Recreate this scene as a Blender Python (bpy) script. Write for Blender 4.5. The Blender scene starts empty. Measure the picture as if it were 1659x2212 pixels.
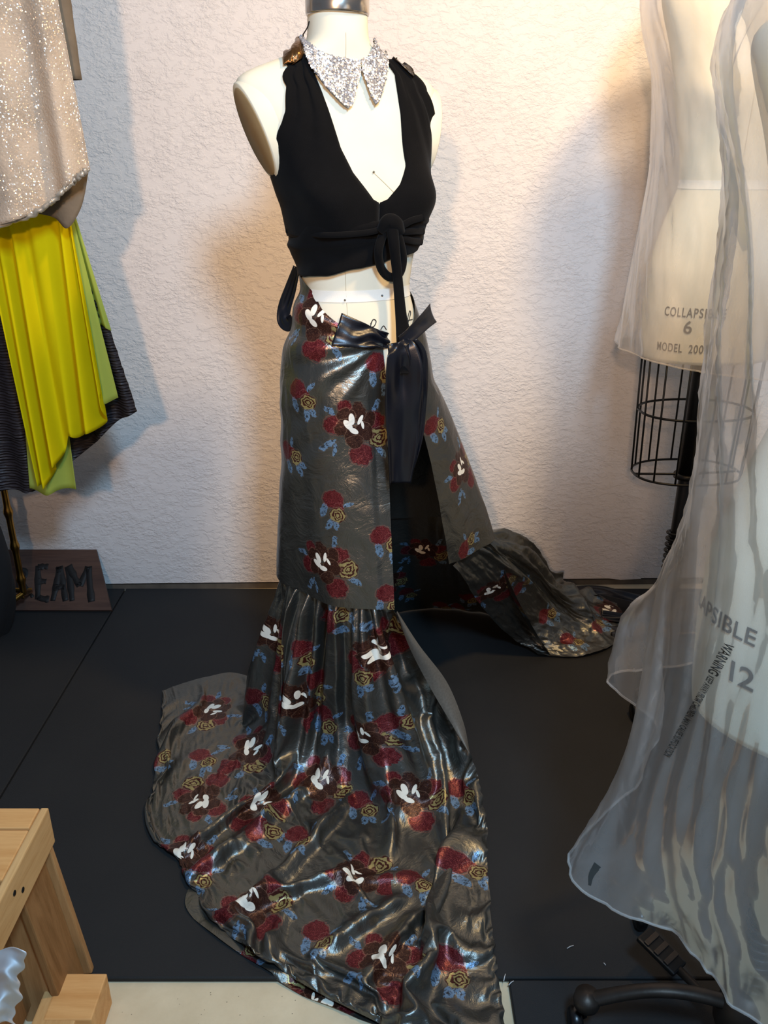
import bpy, bmesh, math, random
import numpy as np
from mathutils import Vector, Matrix
from mathutils.bvhtree import BVHTree

random.seed(7)
rng = np.random.default_rng(7)
scn = bpy.context.scene
COL = scn.collection
R = math.radians

# ------------------------------------------------------------------ camera
CAM_H, PITCH, FPX = 1.45, R(23.0), 1800.0
cam = bpy.data.cameras.new('camera')
cam.sensor_fit = 'VERTICAL'; cam.sensor_height = 36.0
cam.lens = FPX / 2212.0 * 36.0
cam.clip_start = 0.02
cam_o = bpy.data.objects.new('camera', cam); COL.objects.link(cam_o)
cam_o.location = (0, 0, CAM_H); cam_o.rotation_euler = (R(90) - PITCH, 0, 0)
scn.camera = cam_o

# ------------------------------------------------------------------ light
scn.view_settings.view_transform = 'Standard'
scn.view_settings.look = 'None'
scn.view_settings.gamma = 1.0
scn.view_settings.use_curve_mapping = False
scn.view_settings.exposure = -0.08

world = bpy.data.worlds.new('room_ambient'); scn.world = world
world.use_nodes = True
world.node_tree.nodes['Background'].inputs[0].default_value = (0.62, 0.72, 0.9, 1)
world.node_tree.nodes['Background'].inputs[1].default_value = 0.22

def light(name, kind, loc, target, color, power, size=0.1, sy=None, spot=None, blend=0.5):
    l = bpy.data.lights.new(name, kind); l.color = color; l.energy = power
    if kind == 'AREA':
        l.size = size
        if sy: l.shape = 'RECTANGLE'; l.size_y = sy
    else:
        l.shadow_soft_size = size
    if kind == 'SPOT':
        l.spot_size = R(spot); l.spot_blend = blend
    o = bpy.data.objects.new(name, l); COL.objects.link(o); o.location = loc
    o.rotation_euler = (Vector(target) - Vector(loc)).to_track_quat('-Z', 'Y').to_euler()
    return o
# warm bulb ahead on the left, cool ceiling tube on the right, warm track lamp near the right of the wall
light('warm_lamp', 'SPOT', (-0.32, -1.2, 1.98), (-0.15, 2.7, 1.58), (1.0, 0.62, 0.36), 205, 0.06, spot=62, blend=1.0)
light('cool_tube', 'AREA', (0.38, -0.15, 2.5), (0.1, 2.5, 0.7), (0.42, 0.70, 1.0), 62, 0.28, 0.40)
light('warm_track_lamp', 'AREA', (0.80, 1.30, 2.65), (0.85, 2.5, 1.5), (1.0, 0.66, 0.30), 36, 0.18)

# ------------------------------------------------------------------ helpers
FW = np.array([0, math.cos(PITCH), -math.sin(PITCH)])
UP = np.array([0, math.sin(PITCH), math.cos(PITCH)])
RT = np.array([1.0, 0, 0])
CP = np.array([0, 0, CAM_H])
def ray(px, py):
    return (px - 829.5) / FPX * RT + (1106.0 - py) / FPX * UP + FW
def pz(px, py, z):
    d = ray(px, py); return CP + d * ((z - CAM_H) / d[2])
def pyy(px, py, y):
    d = ray(px, py); return CP + d * (y / d[1])

def lin(c):
    out = []
    for v in c[:3]:
        v = v / 255.0
        out.append(v / 12.92 if v <= 0.04045 else ((v + 0.055) / 1.055) ** 2.4)
    return tuple(out) + (1.0,)

class NT:
    def __init__(self, name):
        self.m = bpy.data.materials.new(name); self.m.use_nodes = True
        self.t = self.m.node_tree; self.t.nodes.clear()
        self.out = self.n('ShaderNodeOutputMaterial')
    def n(self, typ, **kw):
        nd = self.t.nodes.new(typ)
        for k, v in kw.items(): setattr(nd, k, v)
        return nd
    def put(self, sock, v):
        if isinstance(v, bpy.types.NodeSocket): self.t.links.new(v, sock)
        elif v is not None: sock.default_value = v
    def math(self, op, a, b=None, c=None, clamp=False):
        nd = self.n('ShaderNodeMath', operation=op, use_clamp=clamp)
        self.put(nd.inputs[0], a)
        if b is not None: self.put(nd.inputs[1], b)
        if c is not None: self.put(nd.inputs[2], c)
        return nd.outputs[0]
    def mix(self, f, a, b):
        nd = self.n('ShaderNodeMix', data_type='RGBA')
        self.put(nd.inputs[0], f); self.put(nd.inputs[6], a); self.put(nd.inputs[7], b)
        return nd.outputs[2]
    def rng(self, v, a, b, c=0.0, d=1.0, smooth=True):
        nd = self.n('ShaderNodeMapRange')
        if smooth: nd.interpolation_type = 'SMOOTHSTEP'
        self.put(nd.inputs[0], v)
        for i, x in zip((1, 2, 3, 4), (a, b, c, d)): nd.inputs[i].default_value = x
        return nd.outputs[0]
    def coord(self, kind='Object'):
        return self.n('ShaderNodeTexCoord').outputs[kind]
    def mapping(self, v, loc=(0,0,0), rot=(0,0,0), sc=(1,1,1), typ='POINT'):
        nd = self.n('ShaderNodeMapping', vector_type=typ)
        self.put(nd.inputs[0], v)
        nd.inputs[1].default_value = loc; nd.inputs[2].default_value = rot; nd.inputs[3].default_value = sc
        return nd.outputs[0]
    def noise(self, v, scale, detail=3, rough=0.5, dist=0.0, out=0):
        nd = self.n('ShaderNodeTexNoise')
        self.put(nd.inputs['Vector'], v); nd.inputs['Scale'].default_value = scale
        nd.inputs['Detail'].default_value = detail; nd.inputs['Roughness'].default_value = rough
        nd.inputs['Distortion'].default_value = dist
        return nd.outputs[out]
    def voro(self, v, scale, out=0, feature='F1', rand=1.0):
        nd = self.n('ShaderNodeTexVoronoi', feature=feature)
        self.put(nd.inputs['Vector'], v); nd.inputs['Scale'].default_value = scale
        nd.inputs['Randomness'].default_value = rand
        return nd.outputs[out]
    def wave(self, v, scale, dist=0, dscale=1, direction='X', detail=2):
        nd = self.n('ShaderNodeTexWave'); nd.bands_direction = direction
        self.put(nd.inputs['Vector'], v); nd.inputs['Scale'].default_value = scale
        nd.inputs['Distortion'].default_value = dist; nd.inputs['Detail Scale'].default_value = dscale
        nd.inputs['Detail'].default_value = detail
        return nd.outputs[1]
    def bump(self, h, strength=0.3, dist=0.01, normal=None):
        nd = self.n('ShaderNodeBump'); nd.inputs['Strength'].default_value = strength
        nd.inputs['Distance'].default_value = dist; self.put(nd.inputs['Height'], h)
        if normal is not None: self.put(nd.inputs['Normal'], normal)
        return nd.outputs[0]
    def bsdf(self, color, rough=0.6, metal=0.0, spec=0.5, normal=None, **kw):
        nd = self.n('ShaderNodeBsdfPrincipled')
        self.put(nd.inputs['Base Color'], color); self.put(nd.inputs['Roughness'], rough)
        self.put(nd.inputs['Metallic'], metal); self.put(nd.inputs['Specular IOR Level'], spec)
        if normal is not None: self.put(nd.inputs['Normal'], normal)
        for k, v in kw.items(): self.put(nd.inputs[k.replace('_', ' ')], v)
        return nd.outputs[0]
    def done(self, sh):
        self.t.links.new(sh, self.out.inputs[0]); return self.m

def simple(name, rgb, rough=0.6, metal=0.0, spec=0.5, var=0.12, nscale=20, bstr=0.0, bscale=200, bdist=0.002):
    t = NT(name); co = t.coord()
    c = lin(rgb); dk = tuple(x * (1 - var) for x in c[:3]) + (1,); lt = tuple(min(1, x * (1 + var)) for x in c[:3]) + (1,)
    col = t.mix(t.noise(co, nscale, 4), dk, lt)
    nrm = t.bump(t.noise(co, bscale, 3), bstr, bdist) if bstr > 0 else None
    return t.done(t.bsdf(col, rough, metal, spec, nrm))

def tag(o, label=None, cat=None, group=None, kind=None):
    if label: o['label'] = label
    if cat: o['category'] = cat
    if group: o['group'] = group
    if kind: o['kind'] = kind
    return o

def empty(name, loc, label, cat, group=None):
    o = bpy.data.objects.new(name, None); COL.objects.link(o)
    o.location = loc; o.empty_display_size = 0.05
    return tag(o, label, cat, group)

def link(name, me, mat, parent=None):
    if mat: me.materials.append(mat)
    o = bpy.data.objects.new(name, me); COL.objects.link(o)
    if parent is not None:
        o.parent = parent
        w = Vector((0, 0, 0)); p = parent
        while p is not None: w += p.location; p = p.parent
        o.location = -w if o.location.length == 0 else o.location - w
    return o

def mesh(name, V, F, mat, parent=None, smooth=True):
    """V in world coordinates; the parent's empty carries only a translation. Returns the object, its mesh in world coordinates."""
    me = bpy.data.meshes.new(name)
    me.from_pydata([tuple(v) for v in V], [], [tuple(f) for f in F]); me.update()
    if smooth: me.shade_smooth()
    return link(name, me, mat, parent)

def from_bm(name, bm, mat, parent=None, smooth=False):
    me = bpy.data.meshes.new(name); bm.normal_update(); bm.to_mesh(me); bm.free()
    if smooth: me.shade_smooth()
    return link(name, me, mat, parent)

def grid_faces(nu, nv, closed=False):
    F = []
    for i in range(nu if closed else nu - 1):
        j = (i + 1) % nu
        for k in range(nv - 1):
            F.append((i * nv + k, j * nv + k, j * nv + k + 1, i * nv + k + 1))
    return F

def box(name, size, mat, parent, matrix, bev=0.003, smooth=False):
    bm = bmesh.new(); bmesh.ops.create_cube(bm, size=1.0)
    for v in bm.verts: v.co = Vector((v.co.x * size[0], v.co.y * size[1], v.co.z * size[2]))
    if bev: bmesh.ops.bevel(bm, geom=bm.edges[:], offset=bev, segments=2, affect='EDGES', profile=0.6)
    bm.transform(matrix)
    return from_bm(name, bm, mat, parent, smooth)

def cr(P, n):
    """Catmull-Rom resample along axis 0"""
    P = np.asarray(P, float); m = len(P)
    t = np.linspace(0, m - 1, n); i = np.clip(t.astype(int), 0, m - 2); f = t - i
    f = f.reshape((-1,) + (1,) * (P.ndim - 1))
    p0 = np.where((i > 0).reshape(f.shape), P[np.maximum(i - 1, 0)], 2 * P[i] - P[i + 1])
    p1, p2 = P[i], P[i + 1]
    p3 = np.where((i < m - 2).reshape(f.shape), P[np.minimum(i + 2, m - 1)], 2 * P[i + 1] - P[i])
    return 0.5 * (2 * p1 + (p2 - p0) * f + (2 * p0 - 5 * p1 + 4 * p2 - p3) * f ** 2 + (3 * p1 - p0 - 3 * p2 + p3) * f ** 3)

def smoothgrid(C, nu, nv):
    C = np.asarray(C, float)
    A = cr(C, nu)
    return np.swapaxes(cr(np.swapaxes(A, 0, 1), nv), 0, 1)

def gnormals(G):
    du = np.gradient(G, axis=0); dv = np.gradient(G, axis=1)
    n = np.cross(du, dv); return n / (np.linalg.norm(n, axis=2, keepdims=True) + 1e-9)

def noise1(x, seed):
    r = np.random.default_rng(seed).uniform(-1, 1, 512)
    i = np.floor(x).astype(int); f = x - i; f = f * f * (3 - 2 * f)
    return r[i % 512] * (1 - f) + r[(i + 1) % 512] * f
def noise2(x, y, seed):
    r = np.random.default_rng(seed).uniform(-1, 1, (64, 64))
    i = np.floor(x).astype(int); j = np.floor(y).astype(int); f = x - i; g = y - j
    f = f * f * (3 - 2 * f); g = g * g * (3 - 2 * g)
    a = r[i % 64, j % 64] * (1 - f) + r[(i + 1) % 64, j % 64] * f
    b = r[i % 64, (j + 1) % 64] * (1 - f) + r[(i + 1) % 64, (j + 1) % 64] * f
    return a * (1 - g) + b * g
def ridged(x, y, seed, oct=3):
    s = 0; a = 1.0
    for k in range(oct):
        s = s + a * (1 - 2 * np.abs(noise2(x * 2 ** k, y * 2 ** k, seed + k))); a *= 0.5
    return s

def tube(path, r, seg=10, cap=True):
    path = np.asarray(path, float); n = len(path)
    rr = np.full(n, r) if np.isscalar(r) else np.asarray(r, float)
    T = np.gradient(path, axis=0); T /= np.linalg.norm(T, axis=1, keepdims=True) + 1e-12
    a = np.array([0, 0, 1.0]) if abs(T[0][2]) < 0.9 else np.array([1.0, 0, 0])
    N = np.cross(T[0], a); N /= np.linalg.norm(N)
    V = []
    for i in range(n):
        N = N - T[i] * N.dot(T[i]); N /= np.linalg.norm(N) + 1e-12
        B = np.cross(T[i], N)
        for k in range(seg):
            an = 2 * math.pi * k / seg
            V.append(path[i] + rr[i] * (math.cos(an) * N + math.sin(an) * B))
    F = []
    for i in range(n - 1):
        for k in range(seg):
            k2 = (k + 1) % seg
            F.append((i * seg + k, i * seg + k2, (i + 1) * seg + k2, (i + 1) * seg + k))
    if cap:
        F.append(tuple(range(seg))[::-1]); F.append(tuple((n - 1) * seg + k for k in range(seg)))
    return V, F

def joinVF(parts):
    V = []; F = []
    for v, f in parts:
        b = len(V); V += [tuple(x) for x in v]; F += [tuple(i + b for i in q) for q in f]
    return V, F

def lathe(prof, c, seg=32):
    V = []; m = len(prof)
    for k in range(seg):
        a = 2 * math.pi * k / seg
        for r, z in prof: V.append((c[0] + r * math.cos(a), c[1] + r * math.sin(a), c[2] + z))
    return V, grid_faces(seg, m, True)

def strip(path, normals, width, nw=7, curl=0.0, wave=0.0, seed=1):
    """ribbon along path; width may vary; returns grid"""
    path = np.asarray(path, float); n = len(path)
    T = np.gradient(path, axis=0); T /= np.linalg.norm(T, axis=1, keepdims=True) + 1e-9
    N = np.asarray(normals, float)
    if N.ndim == 1: N = np.repeat(N[None], n, 0)
    B = np.cross(T, N); B /= np.linalg.norm(B, axis=1, keepdims=True) + 1e-9
    w = np.full(n, width) if np.isscalar(width) else np.asarray(width)
    G = np.zeros((nw, n, 3)); tt = np.linspace(0, n / 12.0, n)
    for k in range(nw):
        u = k / (nw - 1) * 2 - 1
        off = curl * (u * u - 0.5) + wave * noise2(tt + 3, np.full(n, u * 1.6 + 9), seed)
        G[k] = path + B * (u * w / 2)[:, None] + N * (off if np.ndim(off) else np.full(n, off))[:, None]
    return G

def gmesh(name, G, mat, parent=None, thick=0.0, closed=False):
    nu, nv = G.shape[:2]
    o = mesh(name, G.reshape(-1, 3), grid_faces(nu, nv, closed), mat, parent)
    if thick:
        md = o.modifiers.new('thickness', 'SOLIDIFY'); md.thickness = thick; md.offset = 0
    return o

def bvh_of(*objs):
    V = []; F = []
    for o in objs:
        b = len(V); 
        off = Vector((0, 0, 0)); p = o
        while p is not None: off += p.location; p = p.parent
        V += [v.co + off for v in o.data.vertices]; F += [tuple(i + b for i in f.vertices) for f in o.data.polygons]
    return BVHTree.FromPolygons(V, F)

def hit(bvh, px, py, off=0.0):
    """point of a surface seen along a sight line (nearest point if it misses), lifted off it"""
    d = Vector(ray(px, py)).normalized(); o = Vector(CP)
    loc, nrm, idx, dist = bvh.ray_cast(o, d)
    if loc is None:
        best = None
        for k in range(60):
            q = o + d * (0.6 + k * 0.04)
            l, n_, i_, di = bvh.find_nearest(q)
            if best is None or di < best[0]: best = (di, l, n_)
        loc, nrm = best[1], best[2]
    if nrm.dot(d) > 0: nrm = -nrm
    return np.array(loc + nrm * off), np.array(nrm)

# ------------------------------------------------------------------ materials
def mat_wall():
    t = NT('white_stucco'); co = t.coord()
    big = t.noise(co, 7, 3, 0.5)
    a = t.noise(t.mapping(co, rot=(0, R(20), 0), sc=(1, 1, 1.7)), 30, 5, 0.62, 0.25)
    b = t.noise(t.mapping(co, (3, 1, 2), (0, R(15), 0), (1, 1, 1.6)), 58, 4, 0.6, 0.3)
    pl = t.rng(a, 0.44, 0.60)
    pl2 = t.rng(b, 0.42, 0.66)
    pres = t.rng(big, 0.40, 0.62)
    h = t.math('ADD', t.math('MULTIPLY', pl, 0.6), t.math('MULTIPLY', t.math('MULTIPLY', pl2, pres), 0.7))
    fine = t.noise(co, 420, 2)
    h = t.math('ADD', h, t.math('MULTIPLY', fine, 0.10))
    nrm = t.bump(h, 0.55, 0.004)
    col = t.mix(t.noise(co, 3, 3), lin((226, 219, 214)), lin((235, 229, 225)))
    return t.done(t.bsdf(col, 0.7, 0, 0.3, nrm))
M = {}
M['wall'] = mat_wall()
def mat_concrete():
    t = NT('worn_concrete'); co = t.coord()
    c = t.mix(t.noise(co, 9, 6, 0.65), lin((196, 174, 138)), lin((236, 218, 184)))
    sp = t.rng(t.voro(co, 60), 0.03, 0.09)
    c = t.mix(sp, lin((110, 98, 80)), c)
    return t.done(t.bsdf(c, 0.75, 0, 0.4, t.bump(t.noise(co, 60, 4), 0.25, 0.004)))
M['concrete'] = mat_concrete()
def mat_rubber():
    t = NT('black_rubber'); co = t.coord()
    c = t.mix(t.noise(co, 5, 4), lin((27, 28, 30)), lin((37, 37, 37)))
    sp = t.rng(t.voro(co, 45), 0.012, 0.02, 1.0, 0.0)
    sel = t.rng(t.noise(co, 6, 2), 0.55, 0.62)
    c = t.mix(t.math('MULTIPLY', sp, sel), c, lin((80, 80, 80)))
    return t.done(t.bsdf(c, 0.72, 0, 0.35, t.bump(t.noise(co, 500, 3), 0.35, 0.002)))
M['rubber'] = mat_rubber()
M['sill'] = simple('weathered_sill', (92, 84, 74), 0.85, var=0.5, nscale=25, bstr=0.4, bscale=60)
M['gap'] = simple('dark_gap', (16, 14, 13), 0.9)
def mat_canvas():
    t = NT('linen_canvas'); co = t.coord()
    c = t.mix(t.noise(co, 14, 4), lin((222, 214, 190)), lin((234, 228, 206)))
    w = t.math('ADD', t.wave(co, 420, 0.4, 1, 'X'), t.wave(co, 420, 0.4, 1, 'Z'))
    return t.done(t.bsdf(c, 0.75, 0, 0.25, t.bump(w, 0.12, 0.0008)))
M['canvas'] = mat_canvas()
M['plate'] = simple('aged_tan_canvas', (150, 124, 84), 0.7, var=0.25, nscale=18)
M['tape'] = simple('white_twill_tape', (238, 234, 222), 0.7, var=0.04, bstr=0.2, bscale=700)
M['chrome'] = simple('brushed_nickel', (196, 188, 178), 0.22, 1.0, var=0.06)
M['pin'] = simple('steel_pin', (120, 120, 118), 0.3, 1.0)
M['seam'] = simple('canvas_seam', (196, 186, 160), 0.8)
M['ink'] = simple('black_ink', (52, 50, 46), 0.7, var=0.3, nscale=60)
M['marker'] = simple('black_marker', (34, 32, 34), 0.6)
def mat_jersey():
    t = NT('black_jersey'); co = t.coord()
    c = t.mix(t.noise(co, 40, 3), lin((5, 5, 6)), lin((10, 10, 12)))
    return t.done(t.bsdf(c, 0.9, 0, 0.12, t.bump(t.noise(co, 600, 3), 0.4, 0.001), Sheen_Weight=0.04, Sheen_Roughness=0.5))
M['jersey'] = mat_jersey()
M['bronze'] = simple('bronze_leather', (104, 72, 40), 0.28, 0.75, var=0.5, nscale=30, bstr=0.8, bscale=45, bdist=0.006)
M['darkleather'] = simple('dark_leather', (36, 29, 25), 0.32, 0.3, var=0.4, nscale=30, bstr=0.6, bscale=50, bdist=0.005)
M['satin'] = simple('midnight_satin', (21, 23, 32), 0.32, 0.35, 0.7, var=0.15, bstr=0.08, bscale=400)
def mat_sequin(name, rgb, rgb2):
    t = NT(name); co = t.coord()
    c = t.mix(t.voro(co, 190, 1), lin(rgb), lin(rgb2))
    return t.done(t.bsdf(c, 0.32, 0.75, 0.7))
M['sequin'] = mat_sequin('silver_sequins', (244, 242, 244), (196, 194, 198))
M['collarbase'] = simple('grey_collar_cloth', (120, 118, 120), 0.6)

def mat_glitter():
    t = NT('champagne_sequin_net'); co = t.coord()
    cellc = t.voro(co, 430, 1)
    cm = t.n('ShaderNodeVectorMath', operation='SUBTRACT'); t.put(cm.inputs[0], cellc); cm.inputs[1].default_value = (0.5, 0.5, 0.5)
    sc = t.n('ShaderNodeVectorMath', operation='SCALE'); t.put(sc.inputs[0], cm.outputs[0]); sc.inputs['Scale'].default_value = 1.5
    ge = t.n('ShaderNodeNewGeometry')
    ad = t.n('ShaderNodeVectorMath', operation='ADD'); t.put(ad.inputs[0], ge.outputs['Normal']); t.put(ad.inputs[1], sc.outputs[0])
    nm = t.n('ShaderNodeVectorMath', operation='NORMALIZE'); t.put(nm.inputs[0], ad.outputs[0])
    base = t.mix(t.noise(co, 12, 5), lin((186, 164, 140)), lin((210, 192, 170)))
    d = t.bsdf(base, 0.7, 0, 0.3, t.bump(t.noise(co, 160, 3), 0.6, 0.004))
    g = t.bsdf(lin((236, 226, 214)), 0.2, 1.0, 0.8, nm.outputs[0])
    mx = t.n('ShaderNodeMixShader')
    t.put(mx.inputs[0], t.math('MULTIPLY', t.rng(t.noise(co, 9, 3), 0.35, 0.65), 0.42)); t.put(mx.inputs[1], d); t.put(mx.inputs[2], g)
    return t.done(mx.outputs[0])
M['glitter'] = mat_glitter()

def mat_sheer(name, rgb, trans, tl=0.4, rough=0.6):
    """thin woven cloth: some light passes straight, some is scattered through"""
    t = NT(name); co = t.coord()
    c = lin(rgb); col = t.mix(t.noise(co, 10, 3), tuple(x * 0.9 for x in c[:3]) + (1,), c)
    d = t.n('ShaderNodeBsdfDiffuse'); t.put(d.inputs[0], col)
    tr = t.n('ShaderNodeBsdfTranslucent'); t.put(tr.inputs[0], col)
    m1 = t.n('ShaderNodeMixShader'); m1.inputs[0].default_value = tl; t.put(m1.inputs[1], d.outputs[0]); t.put(m1.inputs[2], tr.outputs[0])
    tp = t.n('ShaderNodeBsdfTransparent'); tp.inputs[0].default_value = tuple(0.5 + 0.5 * x for x in c[:3]) + (1,)
    m2 = t.n('ShaderNodeMixShader'); m2.inputs[0].default_value = trans; t.put(m2.inputs[1], m1.outputs[0]); t.put(m2.inputs[2], tp.outputs[0])
    return t.done(m2.outputs[0])
M['yellow'] = mat_sheer('yellow_chiffon', (246, 234, 24), 0.05, 0.42)
M['lime'] = mat_sheer('pale_lime_chiffon', (206, 220, 110), 0.28, 0.4)
def mat_plisse():
    t = NT('charcoal_plisse'); co = t.coord()
    w = t.wave(t.mapping(co, sc=(0.25, 0.25, 1)), 38, 3.5, 2.0, 'Z', 3)
    c = t.mix(t.noise(co, 15, 3), lin((38, 34, 38)), lin((58, 52, 56)))
    return t.done(t.bsdf(c, 0.45, 0.1, 0.5, t.bump(w, 0.8, 0.006)))
M['plisse'] = mat_plisse()
M['brownsleeve'] = simple('taupe_velvet', (112, 98, 80), 0.8, var=0.3, nscale=30, bstr=0.3, bscale=60, bdist=0.004)
M['brass'] = simple('aged_brass', (170, 128, 60), 0.25, 1.0, var=0.25, nscale=30)
M['blackcloth'] = simple('black_cloth', (16, 16, 18), 0.8, var=0.3)
M['blackmetal'] = simple('black_iron', (20, 20, 21), 0.42, 0.5, var=0.3, nscale=40, bstr=0.15, bscale=120)
M['greymetal'] = simple('worn_iron', (62, 54, 48), 0.45, 0.7, var=0.5, nscale=25, bstr=0.2, bscale=80)
M['castor'] = simple('black_castor', (12, 12, 13), 0.3)

def mat_wood(name, a, b, ax='X', sc=9):
    t = NT(name); co = t.coord()
    s = {'X': (0.25, 3, 3), 'Y': (3, 0.25, 3), 'Z': (3, 3, 0.25)}[ax]
    v = t.mapping(co, sc=s)
    g = t.noise(v, sc, 5, 0.6, 1.2)
    g2 = t.noise(t.mapping(co, sc=tuple(x * 5 for x in s)), sc * 2, 3, 0.6)
    f = t.math('ADD', t.math('MULTIPLY', g, 0.75), t.math('MULTIPLY', g2, 0.25))
    c = t.mix(t.rng(f, 0.3, 0.7), lin(a), lin(b))
    return t.done(t.bsdf(c, 0.55, 0, 0.4, t.bump(f, 0.15, 0.003)))
M['pineY'] = mat_wood('pine_lengthwise', (190, 140, 84), (216, 172, 116), 'Y')
M['pineX'] = mat_wood('pine_top_board', (206, 146, 84), (226, 172, 110), 'X')
M['pineZ'] = mat_wood('pine_upright', (158, 112, 66), (190, 142, 92), 'Z')
M['plyedge'] = mat_wood('plywood_panel', (126, 86, 46), (158, 114, 70), 'Z')
M['signwood'] = mat_wood('dark_stained_board', (64, 42, 34), (96, 68, 54), 'X', 5)
M['signpaint'] = simple('black_paint', (18, 15, 14), 0.6)
M['paper'] = simple('white_film', (222, 222, 224), 0.8, spec=0.15, var=0.06)
M['lint'] = simple('white_lint', (200, 200, 200), 0.8)

def mat_plastic(name, haze, tint=(236, 230, 224), wr=0.25):
    t = NT(name); co = t.coord()
    wrk = t.math('ADD', t.noise(t.mapping(co, sc=(1.6, 1.6, 0.7)), 10, 3, 0.5, 0.6), t.math('MULTIPLY', t.noise(co, 48, 2), 0.10))
    nrm = t.bump(wrk, wr, 0.02)
    c = lin(tint)
    d = t.n('ShaderNodeBsdfDiffuse'); d.inputs[0].default_value = c
    tr = t.n('ShaderNodeBsdfTranslucent'); tr.inputs[0].default_value = c
    m0 = t.n('ShaderNodeMixShader'); m0.inputs[0].default_value = 0.5; t.put(m0.inputs[1], d.outputs[0]); t.put(m0.inputs[2], tr.outputs[0])
    tp = t.n('ShaderNodeBsdfTransparent'); tp.inputs[0].default_value = (0.98, 0.975, 0.97, 1)
    hz = t.rng(t.noise(t.mapping(co, sc=(2.2, 2.2, 0.4)), 4, 4, 0.6, 0.6), 0.25, 0.8, haze * 0.75, haze * 1.3)
    m1 = t.n('ShaderNodeMixShader'); t.put(m1.inputs[0], hz); t.put(m1.inputs[1], tp.outputs[0]); t.put(m1.inputs[2], m0.outputs[0])
    gl = t.n('ShaderNodeBsdfGlossy'); gl.inputs['Roughness'].default_value = 0.30; t.put(gl.inputs['Normal'], nrm)
    fr = t.n('ShaderNodeFresnel'); fr.inputs[0].default_value = 1.35
    m2 = t.n('ShaderNodeMixShader'); t.put(m2.inputs[0], t.math('MULTIPLY', fr.outputs[0], 0.45)); t.put(m2.inputs[1], m1.outputs[0]); t.put(m2.inputs[2], gl.outputs[0])
    return t.done(m2.outputs[0])
M['plastic'] = mat_plastic('clear_polythene', 0.34)
M['plastic2'] = mat_plastic('cloudy_polythene', 0.30)

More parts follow.
